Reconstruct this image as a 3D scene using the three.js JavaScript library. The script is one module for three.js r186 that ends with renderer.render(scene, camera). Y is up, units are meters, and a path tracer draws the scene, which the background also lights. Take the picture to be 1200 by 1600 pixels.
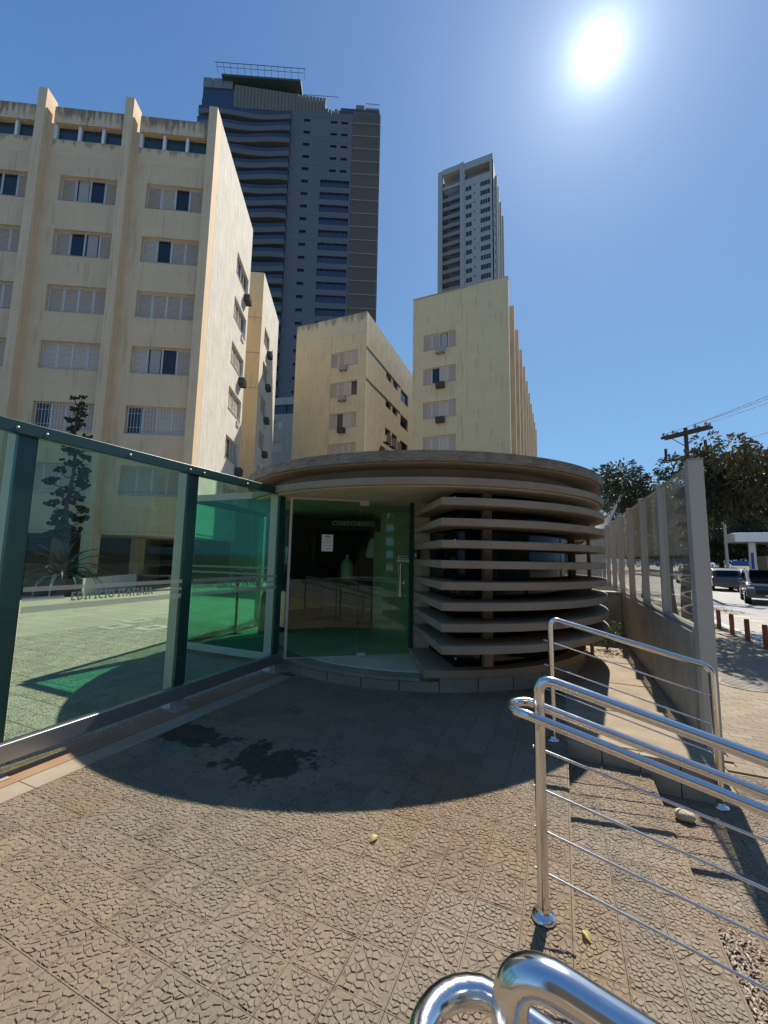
import * as THREE from 'three';
import { mergeGeometries } from 'three/addons/utils/BufferGeometryUtils.js';
import { RoundedBoxGeometry } from 'three/addons/geometries/RoundedBoxGeometry.js';
import { FontLoader } from 'three/addons/loaders/FontLoader.js';
import { TextGeometry } from 'three/addons/geometries/TextGeometry.js';

// ---------------------------------------------------------------- camera, sky, sun, exposure
// World: x = metres towards the street, -z = metres along the glass fence, y up; origin under the camera.
const D2R = Math.PI / 180;
const scene = new THREE.Scene();
const camera = new THREE.PerspectiveCamera(103.53, 0.75, 0.05, 3000);
camera.position.set(0, 1.55, 0);
camera.rotation.order = 'YXZ';
camera.rotation.set(6.41 * D2R, 23.61 * D2R, 1.085 * D2R);
const renderer = new THREE.WebGLRenderer({ antialias: true });
renderer.toneMapping = THREE.LinearToneMapping;
const EXPOSURE = 1.55;
renderer.toneMappingExposure = EXPOSURE;
renderer.shadowMap.enabled = true;
const SUN_AZ = 6.8 * D2R, SUN_EL = 51.4 * D2R;
const sunDir = new THREE.Vector3(Math.sin(SUN_AZ) * Math.cos(SUN_EL), Math.sin(SUN_EL), -Math.cos(SUN_AZ) * Math.cos(SUN_EL));
const sun = new THREE.DirectionalLight(new THREE.Color(1, 0.93, 0.82), 4.6);
sun.position.copy(sunDir).multiplyScalar(150);
sun.castShadow = true;
sun.shadow.mapSize.set(4096, 4096);
Object.assign(sun.shadow.camera, { left: -90, right: 90, top: 90, bottom: -90, near: 1, far: 400 });
scene.add(sun, sun.target);
{ // clear midday sky: deep blue overhead, paler to the horizon, bright air round the sun
  const w = 1024, h = 512, data = new Float32Array(w * h * 4);
  const zen = [0.050, 0.160, 0.44], hor = [0.29, 0.60, 0.98];
  for (let j = 0; j < h; j++) {
    const el = ((j + 0.5) / h - 0.5) * Math.PI, y = Math.sin(el), r = Math.cos(el);
    for (let i = 0; i < w; i++) {
      const th = ((i + 0.5) / w - 0.5) * 2 * Math.PI, x = r * Math.cos(th), z = r * Math.sin(th);
      const ang = Math.acos(Math.min(1, x * sunDir.x + y * sunDir.y + z * sunDir.z)) / D2R;
      const t = Math.pow(1 - Math.max(0, y), 1.7);
      const glow = 2.0 * Math.exp(-ang / 1.2) + 0.5 * Math.exp(-ang / 4.5) + 0.30 * Math.exp(-ang / 21);
      for (let c = 0; c < 3; c++) {
        let v = zen[c] * (1 - t) + hor[c] * t;
        if (y < 0) v *= 0.6;
        data[(j * w + i) * 4 + c] = (v + glow * [0.86, 0.96, 1][c]) / EXPOSURE;
      }
      data[(j * w + i) * 4 + 3] = 1;
    }
  }
  const sky = new THREE.DataTexture(data, w, h, THREE.RGBAFormat, THREE.FloatType);
  sky.mapping = THREE.EquirectangularReflectionMapping;
  sky.magFilter = THREE.LinearFilter; sky.minFilter = THREE.LinearFilter; sky.needsUpdate = true;
  scene.background = sky; scene.environment = sky;
}

// ---------------------------------------------------------------- helpers
function rng(seed) { let a = seed >>> 0; return () => { a = (a + 0x6D2B79F5) | 0; let t = Math.imul(a ^ (a >>> 15), 1 | a); t = (t + Math.imul(t ^ (t >>> 7), 61 | t)) ^ t; return ((t ^ (t >>> 14)) >>> 0) / 4294967296; }; }
const hash = (x, y, s) => { let n = Math.imul(x | 0, 374761393) + Math.imul(y | 0, 668265263) + Math.imul(s | 0, 974711); n = Math.imul(n ^ (n >>> 13), 1274126177); return ((n ^ (n >>> 16)) >>> 0) / 4294967296; };
const sm = (t) => t * t * (3 - 2 * t);
function vnoise(x, y, s, per = 0) { // value noise, periodic when per > 0
  const xi = Math.floor(x), yi = Math.floor(y), fx = sm(x - xi), fy = sm(y - yi), m = (k) => per ? ((k % per) + per) % per : k;
  const a = hash(m(xi), m(yi), s), b = hash(m(xi + 1), m(yi), s), c = hash(m(xi), m(yi + 1), s), d = hash(m(xi + 1), m(yi + 1), s);
  return a + (b - a) * fx + (c - a) * fy + (a - b - c + d) * fx * fy;
}
function fbm(x, y, s, oct = 4, per = 0) { let v = 0, a = 0.5, t = 0; for (let i = 0; i < oct; i++) { v += a * vnoise(x, y, s + i * 17, per); t += a; a *= 0.5; x *= 2; y *= 2; per *= 2; } return v / t; }
const step = (a, b, x) => sm(Math.min(1, Math.max(0, (x - a) / (b - a))));
const enc = (v) => Math.round(255 * Math.min(1, Math.max(0, v <= 0.0031308 ? v * 12.92 : 1.055 * Math.pow(v, 1 / 2.4) - 0.055)));
function colorTex(w, h, fn, metresX, metresY) { // fn gives linear rgb
  const d = new Uint8Array(w * h * 4);
  for (let j = 0; j < h; j++) for (let i = 0; i < w; i++) { const c = fn((i + 0.5) / w, (j + 0.5) / h), k = (j * w + i) * 4; d[k] = enc(c[0]); d[k + 1] = enc(c[1]); d[k + 2] = enc(c[2]); d[k + 3] = 255; }
  return finish(new THREE.DataTexture(d, w, h), metresX, metresY, true);
}
function greyTex(w, h, fn, metresX, metresY) {
  const d = new Uint8Array(w * h * 4);
  for (let j = 0; j < h; j++) for (let i = 0; i < w; i++) { const c = Math.round(255 * Math.min(1, Math.max(0, fn((i + 0.5) / w, (j + 0.5) / h)))), k = (j * w + i) * 4; d[k] = d[k + 1] = d[k + 2] = c; d[k + 3] = 255; }
  return finish(new THREE.DataTexture(d, w, h), metresX, metresY, false);
}
function finish(t, mx, my, srgb) {
  t.wrapS = t.wrapT = THREE.RepeatWrapping; t.magFilter = THREE.LinearFilter; t.minFilter = THREE.LinearMipmapLinearFilter; t.generateMipmaps = true;
  if (mx) t.repeat.set(1 / mx, 1 / (my ?? mx));
  if (srgb) t.colorSpace = THREE.SRGBColorSpace;
  t.needsUpdate = true; return t;
}
const lin = (r, g, b) => new THREE.Color().setRGB(r, g, b);
function mat(rgb, rough = 0.8, extra = {}) { const m = new THREE.MeshPhysicalMaterial({ roughness: rough, ...extra }); m.color.setRGB(...rgb); return m; }

function metreUV(g0) { // uv in metres, by the way each face points
  const g = g0.index ? g0.toNonIndexed() : g0;
  const p = g.attributes.position, uv = new Float32Array(p.count * 2);
  const a = new THREE.Vector3(), b = new THREE.Vector3(), c = new THREE.Vector3();
  for (let i = 0; i < p.count; i += 3) {
    a.fromBufferAttribute(p, i); b.fromBufferAttribute(p, i + 1); c.fromBufferAttribute(p, i + 2);
    const n = b.clone().sub(a).cross(c.clone().sub(a)), ax = Math.abs(n.x), ay = Math.abs(n.y), az = Math.abs(n.z);
    [a, b, c].forEach((q, k) => {
      const [u, v] = ay > ax && ay > az ? [q.x, q.z] : ax > az ? [q.z, q.y] : [q.x, q.y];
      uv[(i + k) * 2] = u; uv[(i + k) * 2 + 1] = v;
    });
  }
  g.setAttribute('uv', new THREE.BufferAttribute(uv, 2));
  for (const k of Object.keys(g.attributes)) if (!['position', 'normal', 'uv'].includes(k)) g.deleteAttribute(k);
  return g;
}
const bx = (x0, x1, y0, y1, z0, z1) => { const g = new THREE.BoxGeometry(Math.abs(x1 - x0), Math.abs(y1 - y0), Math.abs(z1 - z0)); g.translate((x0 + x1) / 2, (y0 + y1) / 2, (z0 + z1) / 2); return metreUV(g); };
const rbx = (x0, x1, y0, y1, z0, z1, r = 0.01, seg = 2) => { const g = new RoundedBoxGeometry(Math.abs(x1 - x0), Math.abs(y1 - y0), Math.abs(z1 - z0), seg, r); g.translate((x0 + x1) / 2, (y0 + y1) / 2, (z0 + z1) / 2); return metreUV(g); };
const cyl = (x, y0, y1, z, r0, r1 = r0, n = 20) => { const g = new THREE.CylinderGeometry(r1, r0, y1 - y0, n); g.translate(x, (y0 + y1) / 2, z); return metreUV(g); };
const ball = (x, y, z, rx, ry = rx, rz = rx, w = 14, h = 10) => { const g = new THREE.SphereGeometry(1, w, h); g.scale(rx, ry, rz); g.translate(x, y, z); return metreUV(g); };
function planPrism(pts, y0, y1, bevel = 0) { // pts: [across x, along fence u]; standing prism from y0 to y1
  const s = new THREE.Shape(pts.map(([v, u]) => new THREE.Vector2(v, u)));
  const g = new THREE.ExtrudeGeometry(s, bevel ? { depth: y1 - y0 - 2 * bevel, bevelEnabled: true, bevelThickness: bevel, bevelSize: bevel, bevelOffset: -bevel, bevelSegments: 2 } : { depth: y1 - y0, bevelEnabled: false });
  g.rotateX(-Math.PI / 2); g.translate(0, y0 + bevel, 0);
  return metreUV(g);
}
function sideProfile(pts, x0, x1, bevel = 0) { // pts: [z, y] outline drawn out along x
  const s = new THREE.Shape(pts.map(([z, y]) => new THREE.Vector2(-z, y)));
  const g = new THREE.ExtrudeGeometry(s, bevel ? { depth: x1 - x0 - 2 * bevel, bevelEnabled: true, bevelThickness: bevel, bevelSize: bevel, bevelOffset: -bevel, bevelSegments: 3 } : { depth: x1 - x0, bevelEnabled: false });
  g.rotateY(Math.PI / 2); g.translate(x0 + bevel, 0, 0);
  return metreUV(g);
}
function wallSheet(x0, x1, y0, y1, holes, t) { // upright wall in the xy plane, face at z = 0, thickness t behind it
  const s = new THREE.Shape([[x0, y0], [x1, y0], [x1, y1], [x0, y1]].map((p) => new THREE.Vector2(...p)));
  for (const [a, b, c, d] of holes) s.holes.push(new THREE.Path([[a, c], [a, d], [b, d], [b, c]].map((p) => new THREE.Vector2(...p))));
  const g = new THREE.ExtrudeGeometry(s, { depth: t, bevelEnabled: false }); g.translate(0, 0, -t);
  return metreUV(g);
}
function tube(points, radius, bend = 0.06, radial = 14, caps = true) { // round bar along a polyline with rounded corners
  const v = points.map((p) => new THREE.Vector3(...p)), path = [];
  for (let i = 0; i < v.length; i++) {
    if (i === 0 || i === v.length - 1) { path.push(v[i]); continue; }
    const a = v[i - 1].clone().sub(v[i]), b = v[i + 1].clone().sub(v[i]), r = Math.min(bend, a.length() * 0.49, b.length() * 0.49);
    const p = v[i].clone().addScaledVector(a.normalize(), r), q = v[i].clone().addScaledVector(b.normalize(), r);
    for (let k = 0; k <= 8; k++) { const t = k / 8; path.push(p.clone().multiplyScalar((1 - t) ** 2).addScaledVector(v[i], 2 * t * (1 - t)).addScaledVector(q, t * t)); }
  }
  return sweep(path, path.map(() => radius), radial, caps);
}
function sweep(path, radii, radial = 10, caps = true) { // round limb through points with its own radius at each
  const pos = [], nor = [], idx = [], N = path.length;
  let ref = new THREE.Vector3(0.31, 0.2, 0.93).normalize();
  for (let i = 0; i < N; i++) {
    const t = path[Math.min(N - 1, i + 1)].clone().sub(path[Math.max(0, i - 1)]).normalize();
    ref.addScaledVector(t, -ref.dot(t)); if (ref.length() < 1e-3) ref.set(1, 0, 0).addScaledVector(t, -t.x); ref.normalize();
    const bin = t.clone().cross(ref);
    for (let k = 0; k <= radial; k++) {
      const a = k / radial * 2 * Math.PI, n = ref.clone().multiplyScalar(Math.cos(a)).addScaledVector(bin, Math.sin(a));
      pos.push(path[i].x + n.x * radii[i], path[i].y + n.y * radii[i], path[i].z + n.z * radii[i]); nor.push(n.x, n.y, n.z);
    }
  }
  const W = radial + 1;
  for (let i = 0; i < N - 1; i++) for (let k = 0; k < radial; k++) { const a = i * W + k, b = a + W; idx.push(a, a + 1, b, b, a + 1, b + 1); }
  if (caps) for (const [i, dir] of [[0, -1], [N - 1, 1]]) {
    const t = path[Math.min(N - 1, i + 1)].clone().sub(path[Math.max(0, i - 1)]).normalize().multiplyScalar(dir), base = pos.length / 3;
    pos.push(path[i].x, path[i].y, path[i].z); nor.push(t.x, t.y, t.z);
    for (let k = 0; k <= radial; k++) { const o = (i * W + k) * 3; pos.push(pos[o], pos[o + 1], pos[o + 2]); nor.push(t.x, t.y, t.z); }
    for (let k = 0; k < radial; k++) dir < 0 ? idx.push(base, base + k + 2, base + k + 1) : idx.push(base, base + k + 1, base + k + 2);
  }
  const g = new THREE.BufferGeometry();
  g.setAttribute('position', new THREE.Float32BufferAttribute(pos, 3)); g.setAttribute('normal', new THREE.Float32BufferAttribute(nor, 3)); g.setIndex(idx);
  return metreUV(g);
}
const join = (gs) => Array.isArray(gs) ? (gs.length === 1 ? gs[0] : mergeGeometries(gs)) : gs;
const taken = new Map();
function numbered(name) { const k = taken.get(name) ?? 0; taken.set(name, k + 1); return k ? `${name}_${String(k).padStart(3, '0')}` : name; }
function part(name, geos, material, parent) { const m = new THREE.Mesh(join(geos), material); m.name = name; m.castShadow = m.receiveShadow = true; parent.add(m); return m; }
function tag(o, label, category, group) { o.userData = { label, category }; if (group) o.userData.group = group; return o; }
function thing(name, label, category, [x, y, z] = [0, 0, 0], turn = 0, group) {
  const o = new THREE.Group(); o.name = numbered(name); o.position.set(x, y, z); o.rotation.y = turn; scene.add(o); return tag(o, label, category, group);
}
function single(name, geos, material, label, category, group) { return tag(part(numbered(name), geos, material, scene), label, category, group); }
function setting(name, geos, material) { const m = part(numbered(name), geos, material, scene); m.userData = { kind: 'structure' }; return m; }
const at = (u, v, y = 0) => [v, y, -u]; // metres along the fence, metres to the street side
// ---------------------------------------------------------------- surface textures and materials
const stuccoTex = colorTex(512, 512, (x, y) => {
  const n = fbm(x * 8, y * 8, 3, 5, 8), st = fbm(x * 64, y * 4, 9, 3, 0), run = step(0.56, 0.76, fbm(x * 44, y * 2.2, 15, 3)) * step(0.35, 0.6, fbm(x * 4, y * 3, 19, 3, 0)), k = 0.86 + 0.13 * n + 0.08 * (st - 0.5) - 0.16 * run + 0.05 * (vnoise(x * 256, y * 256, 5, 256) - 0.5);
  return [k, k * (0.985 + 0.02 * n), k * (0.96 + 0.04 * n)];
}, 5, 5);
const roughStuccoTex = colorTex(512, 512, (x, y) => { // trowelled render with upright drag marks
  const st = fbm(x * 90, y * 7, 21, 3), n = fbm(x * 6, y * 6, 4, 4, 6), k = 0.64 + 0.38 * st + 0.2 * (n - 0.5);
  return [k, k * 0.985, k * 0.955];
}, 4, 4);
const roughStuccoBump = greyTex(512, 512, (x, y) => 0.6 * fbm(x * 90, y * 8, 21, 3) + 0.4 * fbm(x * 60, y * 60, 8, 3, 60), 4, 4);
const stuccoBump = greyTex(256, 256, (x, y) => fbm(x * 48, y * 48, 13, 3, 48), 2, 2);
const moldTex = (top, len, seed, mx, my) => colorTex(512, 256, (x, y) => { // black mould that ran down from the top edge of the band
  const col = fbm(x * 46, 0.5, seed, 4), run = fbm(x * 90, y * 3, seed + 4, 3), d = (1 - y) / len;
  const broad = fbm(x * 6, y * 1.5, seed + 12, 3), long = fbm(x * 30, y * 1.1, seed + 15, 3);
  const m = step(0.50, 0.78, (1 - d) * 0.34 + 0.5 * long + 0.3 * broad + 0.14 * (col - 0.5) + 0.12 * (run - 0.5)) * top * (0.6 + 0.4 * fbm(x * 60, y * 30, seed + 9, 3));
  const n = 0.9 + 0.1 * fbm(x * 12, y * 6, seed + 2, 3);
  return [n * (1 - m) + 0.13 * m, n * (1 - m) + 0.115 * m, n * 0.98 * (1 - m) + 0.095 * m];
}, mx, my);
const concreteTex = colorTex(512, 512, (x, y) => { const n = fbm(x * 10, y * 10, 31, 5, 10), s = vnoise(x * 200, y * 200, 7, 200), k = 0.62 + 0.42 * n + 0.1 * (s - 0.5); return [k, k * 0.98, k * 0.94]; }, 1.6, 1.6);
const concreteBump = greyTex(256, 256, (x, y) => fbm(x * 40, y * 40, 17, 4, 40), 0.8, 0.8);
const capTex = colorTex(1024, 256, (x, y) => { // weathered roof edge with pale lichen and dark runs
  const n = fbm(x * 40, y * 8, 41, 5), d = fbm(x * 26, y * 2, 44, 3), l = step(0.66, 0.75, fbm(x * 30, y * 10, 48, 4));
  const k = 0.42 + 0.4 * n - 0.14 * step(0.48, 0.66, d); return [k + 0.2 * l, k * 0.96 + 0.17 * l, k * 0.88 + 0.1 * l];
}, 4, 1);
const dustTex = colorTex(256, 256, (x, y) => { const n = fbm(x * 6, y * 6, 61, 5, 6), k = 0.75 + 0.25 * n; return [k, k * (0.93 + 0.06 * n), k * (0.84 + 0.12 * n)]; }, 1.1, 1.1);
const asphaltTex = colorTex(512, 512, (x, y) => { const n = fbm(x * 6, y * 6, 71, 4, 6), s = vnoise(x * 256, y * 256, 72, 256), k = 0.7 + 0.25 * n + 0.3 * (s - 0.5); return [k, k, k]; }, 4, 4);
const metalWear = greyTex(512, 128, (x, y) => 0.25 + 0.3 * fbm(x * 8, y * 120, 81, 3) + 0.2 * fbm(x * 20, y * 20, 82, 3), 0.8, 0.2);

const M = {
  cream: mat([0.75, 0.565, 0.355], 0.85, { map: stuccoTex, bumpMap: stuccoBump, bumpScale: 0.004 }),
  creamYellow: mat([0.74, 0.595, 0.345], 0.85, { map: stuccoTex, bumpMap: stuccoBump, bumpScale: 0.004 }),
  creamRoughSunlit: mat([0.78, 0.72, 0.61], 0.92, { map: roughStuccoTex, bumpMap: roughStuccoBump, bumpScale: 0.02 }),  // rough render; paler than the facade cream because sunlight is put into the colour
  creamMold: mat([0.70, 0.55, 0.37], 0.9, { map: moldTex(0.9, 1.3, 101, 3.94, 0.9) }),
  creamRun: mat([0.75, 0.565, 0.355], 0.9, { map: moldTex(0.6, 0.5, 131, 3.94, 0.9) }),
  greyStucco: mat([0.42, 0.39, 0.33], 0.9, { map: stuccoTex }),
  shutter: mat([0.66, 0.52, 0.39], 0.65), shutterB: mat([0.74, 0.62, 0.49], 0.65),
  alu: mat([0.60, 0.56, 0.50], 0.45, { metalness: 0.1 }),
  darkPane: mat([0.012, 0.016, 0.028], 0.06), tealPane: mat([0.02, 0.05, 0.06], 0.06),
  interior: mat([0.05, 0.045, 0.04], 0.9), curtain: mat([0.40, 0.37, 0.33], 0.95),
  bars: mat([0.7, 0.69, 0.66], 0.5), black: mat([0.015, 0.015, 0.016], 0.5), acBody: mat([0.06, 0.055, 0.05], 0.6), acPale: mat([0.38, 0.36, 0.32], 0.6),
  drumPaint: mat([0.40, 0.32, 0.235], 0.75, { map: dustTex, bumpMap: concreteBump, bumpScale: 0.002 }),
  cap: mat([0.46, 0.40, 0.31], 0.9, { map: capTex, bumpMap: concreteBump, bumpScale: 0.004 }),
  soffit: mat([0.70, 0.62, 0.47], 0.85, { map: dustTex }),
  nightGlass: mat([0.006, 0.007, 0.010], 0.05, { specularIntensity: 0.45 }),
  whitePost: mat([0.60, 0.56, 0.475], 0.5), greenTrim: mat([0.012, 0.060, 0.048], 0.35), railMetal: mat([0.42, 0.41, 0.42], 0.38, { metalness: 0.85 }),
  glassGreen: mat([0.74, 0.87, 0.785], 0.0, { transmission: 1, thickness: 0, ior: 1.5, specularIntensity: 0.4 }),
  glassEmerald: mat([0.36, 0.78, 0.69], 0.0, { transmission: 1, thickness: 0, ior: 1.5 }),
  glassDoor: mat([0.70, 0.84, 0.75], 0.0, { transmission: 1, thickness: 0, ior: 1.5, specularIntensity: 0.8 }),
  glassClear: mat([0.88, 0.88, 0.84], 0.03, { transmission: 0.9, thickness: 0, ior: 1.5, specularIntensity: 0.45 }),
  frost: mat([0.50, 0.50, 0.44], 0.9, { transparent: true, opacity: 0.42 }), letter: mat([0.26, 0.30, 0.25], 0.8),
  steel: mat([0.74, 0.73, 0.71], 0.34, { metalness: 1, roughnessMap: metalWear }), wire: mat([0.66, 0.66, 0.66], 0.25, { metalness: 1 }),
  concrete: mat([0.36, 0.34, 0.30], 0.9, { map: concreteTex, bumpMap: concreteBump, bumpScale: 0.003 }),
  wallPaint: mat([0.42, 0.40, 0.35], 0.85, { map: concreteTex, bumpMap: concreteBump, bumpScale: 0.002 }),
  asphalt: mat([0.27, 0.26, 0.245], 0.6, { map: asphaltTex }), lineWhite: mat([0.7, 0.69, 0.66], 0.7, { map: asphaltTex }), lineYellow: mat([0.62, 0.45, 0.16], 0.7, { map: asphaltTex }),
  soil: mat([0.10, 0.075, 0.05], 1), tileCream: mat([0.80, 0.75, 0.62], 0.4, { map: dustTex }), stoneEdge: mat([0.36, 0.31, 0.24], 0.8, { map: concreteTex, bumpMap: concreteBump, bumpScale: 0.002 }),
  sand: mat([0.36, 0.295, 0.21], 0.95, { map: concreteTex, bumpMap: concreteBump, bumpScale: 0.006 }),
  bark: mat([0.10, 0.08, 0.06], 0.95, { map: concreteTex, bumpMap: concreteBump, bumpScale: 0.02 }), white: mat([0.75, 0.75, 0.73], 0.5), paper: mat([0.78, 0.78, 0.75], 0.8),
  bollard: mat([0.42, 0.13, 0.045], 0.7, { map: concreteTex }), poleWood: mat([0.07, 0.055, 0.045], 0.9), poleConcrete: mat([0.35, 0.33, 0.30], 0.9),
  tyre: mat([0.02, 0.02, 0.02], 0.85), rim: mat([0.4, 0.4, 0.42], 0.3, { metalness: 0.9 }), lampGlass: mat([0.85, 0.87, 0.9], 0.08), redLamp: mat([0.35, 0.01, 0.01], 0.2),
};

// ---------------------------------------------------------------- ground, road, pavements
setting('ground', bx(-600, 600, -0.6, -0.45, -1200, 300), mat([0.16, 0.14, 0.11], 1, { map: dustTex }));
setting('road', bx(4.25, 15.5, -0.43, -0.4, -400, 60), M.asphalt);
const kerb = setting('kerb', bx(4.05, 4.11, -0.44, -0.262, -60, 20), M.concrete);
for (let k = 0; k < 22; k++) part('kerbstone', rbx(4.115, 4.25, -0.44, -0.262, -22 + k + 0.008, -21 + k - 0.008, 0.012), M.concrete, kerb);
setting('far_pavement', bx(15.5, 60, -0.45, -0.28, -400, 60), M.concrete);
for (let k = 0; k < 9; k++) setting('road_marking', bx(5.7, 6.35, -0.398, -0.395, -23.4 + k * 1.25, -22.95 + k * 1.25), M.lineYellow);
setting('road_marking', bx(4.7, 4.82, -0.398, -0.395, -120, 30), M.lineWhite);
for (let k = 0; k < 12; k++) setting('road_marking', bx(9.9, 10.02, -0.398, -0.395, -60 + k * 6, -57 + k * 6), M.lineWhite);

// stone-textured paving: colours measured over the plaza, dust, iron-brown patches and two wet stains
const PX0 = -4.4, PU0 = -0.6, PS = 6.2;
function paveColor(x, u) {
  const n = fbm(x * 1.7, u * 1.7, 201, 4), f = fbm(x * 13, u * 13, 207, 3), g = vnoise(x * 90, u * 90, 211), tile = hash(Math.floor((x - 0.003) / 0.2), Math.floor((u - 0.052) / 0.2), 77);
  let c = [0.212, 0.168, 0.112];
  const grey = step(0.48, 0.66, n) * 0.8; c = [c[0] * (1 - grey) + 0.190 * grey, c[1] * (1 - grey) + 0.160 * grey, c[2] * (1 - grey) + 0.118 * grey];
  const rd = step(0.52, 0.66, fbm(x * 1.3 + 7, u * 1.3, 223, 3)) * 0.45 + 0.7 * step(0.62, 0.3, Math.hypot((x + 0.55) / 1.15, u - 2.65) + 0.25 * (n - 0.5)) * 0.8;
  const r = Math.min(0.8, rd); c = [c[0] * (1 - r) + 0.196 * r, c[1] * (1 - r) + 0.128 * r, c[2] * (1 - r) + 0.076 * r];
  let k = (0.84 + 0.24 * f + 0.12 * (g - 0.5)) * (0.95 + 0.1 * tile);
  const fleck = step(0.80, 0.86, vnoise(x * 38, u * 38, 243)) * 0.35 + step(0.70, 0.80, fbm(x * 3.1, u * 3.1, 247, 4)) * 0.22; k *= 1 - fleck;
  k *= 1 - 0.66 * wetness(x, u);
  return [c[0] * k, c[1] * k, c[2] * k];
}
function wetness(x, u) {
  const jag = 0.34 * (fbm(x * 7, u * 7, 231, 4) - 0.5) + 0.1 * (fbm(x * 30, u * 30, 235, 2) - 0.5);
  const wet = Math.max(step(0.30, 0.24, Math.hypot((x + 3.02) * 0.62, (u - 2.74) * 1.5) + jag), step(0.22, 0.17, Math.hypot((x + 2.08) * 0.7, (u - 2.62) * 0.8) + jag));
  return wet;
}
const paveTex = colorTex(1536, 1536, (x, y) => paveColor(PX0 + x * PS, PU0 + y * PS));
const paveBump = greyTex(512, 512, (x, y) => fbm(x * 70, y * 70, 241, 4, 70));
paveBump.repeat.set(12, 12);
const paveMat = mat([1, 1, 1], 0.78, { map: paveTex, bumpMap: paveBump, bumpScale: 0.003, specularIntensity: 0.35 });
const T2 = 0.2, GAP = 0.0022;
function tileGeo(x0, u0, y, w = T2, d = T2) {
  const g = new THREE.BoxGeometry(w - GAP, 0.03, d - GAP, 1, 1, 1); g.rotateX((hash(Math.round(x0 * 20), Math.round(u0 * 20), 31) - 0.5) * 0.012); g.rotateZ((hash(Math.round(x0 * 20), Math.round(u0 * 20), 32) - 0.5) * 0.012); g.translate(x0 + w / 2, y - 0.0155, -(u0 + d / 2));
  const p = g.attributes.position, q = g.attributes.uv;
  for (let i = 0; i < p.count; i++) q.setXY(i, (p.getX(i) - PX0) / PS, (-p.getZ(i) - PU0) / PS);
  return g.toNonIndexed();
}
function pebblePatch(seed, diag, n) { // raised chips cast into one 20 cm tile, flat strips left along the edge and the diagonal
  const R = rng(seed), c = T2 / n, S = [], pos = [];
  for (let j = -1; j <= n; j++) for (let i = -1; i <= n; i++) S.push([(i + 0.5 + (R() - 0.5) * 0.85) * c, (j + 0.5 + (R() - 0.5) * 0.85) * c]);
  for (const s of S) {
    if (s[0] < 0.004 || s[1] < 0.004 || s[0] > T2 - 0.004 || s[1] > T2 - 0.004 || R() < 0.04) continue;
    const dn = diag > 0 ? [0.7071, -0.7071, 0] : [0.7071, 0.7071, T2 * 0.7071], dd = s[0] * dn[0] + s[1] * dn[1] - dn[2], ds = dd >= 0 ? 1 : -1;
    const walls = [[1, 0, T2 - 0.006 - s[0]], [-1, 0, s[0] - 0.006], [0, 1, T2 - 0.006 - s[1]], [0, -1, s[1] - 0.006], [-dn[0] * ds, -dn[1] * ds, Math.abs(dd) - 0.0025]];
    let poly = [[-1.3 * c, -1.3 * c], [1.3 * c, -1.3 * c], [1.3 * c, 1.3 * c], [-1.3 * c, 1.3 * c]];
    for (const o of S) {
      const dx = o[0] - s[0], dy = o[1] - s[1], L = dx * dx + dy * dy; if (L < 1e-9 || L > 9 * c * c) continue;
      const out = [];
      for (let k = 0; k < poly.length; k++) {
        const A = poly[k], B = poly[(k + 1) % poly.length], a = A[0] * dx + A[1] * dy - L / 2, b = B[0] * dx + B[1] * dy - L / 2;
        if (a <= 0) out.push(A); if ((a < 0 && b > 0) || (a > 0 && b < 0)) { const t = a / (a - b); out.push([A[0] + (B[0] - A[0]) * t, A[1] + (B[1] - A[1]) * t]); }
      }
      poly = out;
    }
    for (const [nx, ny, lim] of walls) { const out = []; for (let k = 0; k < poly.length; k++) { const A = poly[k], B = poly[(k + 1) % poly.length], a = A[0] * nx + A[1] * ny - lim, b = B[0] * nx + B[1] * ny - lim; if (a <= 0) out.push(A); if ((a < 0 && b > 0) || (a > 0 && b < 0)) { const t = a / (a - b); out.push([A[0] + (B[0] - A[0]) * t, A[1] + (B[1] - A[1]) * t]); } } poly = out; }
    if (poly.length < 3) continue;
    { const mx = poly.reduce((q, p) => q + p[0], 0) / poly.length, my = poly.reduce((q, p) => q + p[1], 0) / poly.length; poly = poly.map(([x, y]) => [x - mx + (R() - 0.5) * 0.003, y - my + (R() - 0.5) * 0.003]); s[2] = s[0] + mx; s[3] = s[1] + my; }
    if (Math.abs(poly.reduce((q, p, k) => q + p[0] * poly[(k + 1) % poly.length][1] - poly[(k + 1) % poly.length][0] * p[1], 0)) < 0.00016) continue;
    const h = 0.0016 + R() * 0.002, k1 = 0.86 + R() * 0.08, k2 = k1 - 0.17, tx = (R() - 0.5) * 0.16, tz = (R() - 0.5) * 0.16, m = poly.length;
    const lo = poly.map(([x, y]) => [s[2] + x * k1, 0, -(s[3] + y * k1)]), hi = poly.map(([x, y]) => [s[2] + x * k2, h + x * tx + y * tz, -(s[3] + y * k2)]);
    for (let k = 0; k < m; k++) { const q = (k + 1) % m; pos.push(...lo[k], ...lo[q], ...hi[q], ...lo[k], ...hi[q], ...hi[k]); if (k > 0 && k < m - 1) pos.push(...hi[0], ...hi[k], ...hi[k + 1]); }
  }
  const g = new THREE.BufferGeometry(); g.setAttribute('position', new THREE.Float32BufferAttribute(pos, 3)); g.computeVertexNormals(); g.translate(-T2 / 2, 0, T2 / 2);
  g.setAttribute('uv', new THREE.BufferAttribute(new Float32Array(pos.length / 3 * 2), 2));
  return g;
}
const k0 = (x) => Math.round(x * 10);
const patches = [pebblePatch(11, 1, 8), pebblePatch(12, 1, 9), pebblePatch(13, -1, 8), pebblePatch(14, 1, 7), pebblePatch(15, -1, 9)];
const pebbleMat = mat([1, 1, 1], 0.7, { specularIntensity: 0.5 });
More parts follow.
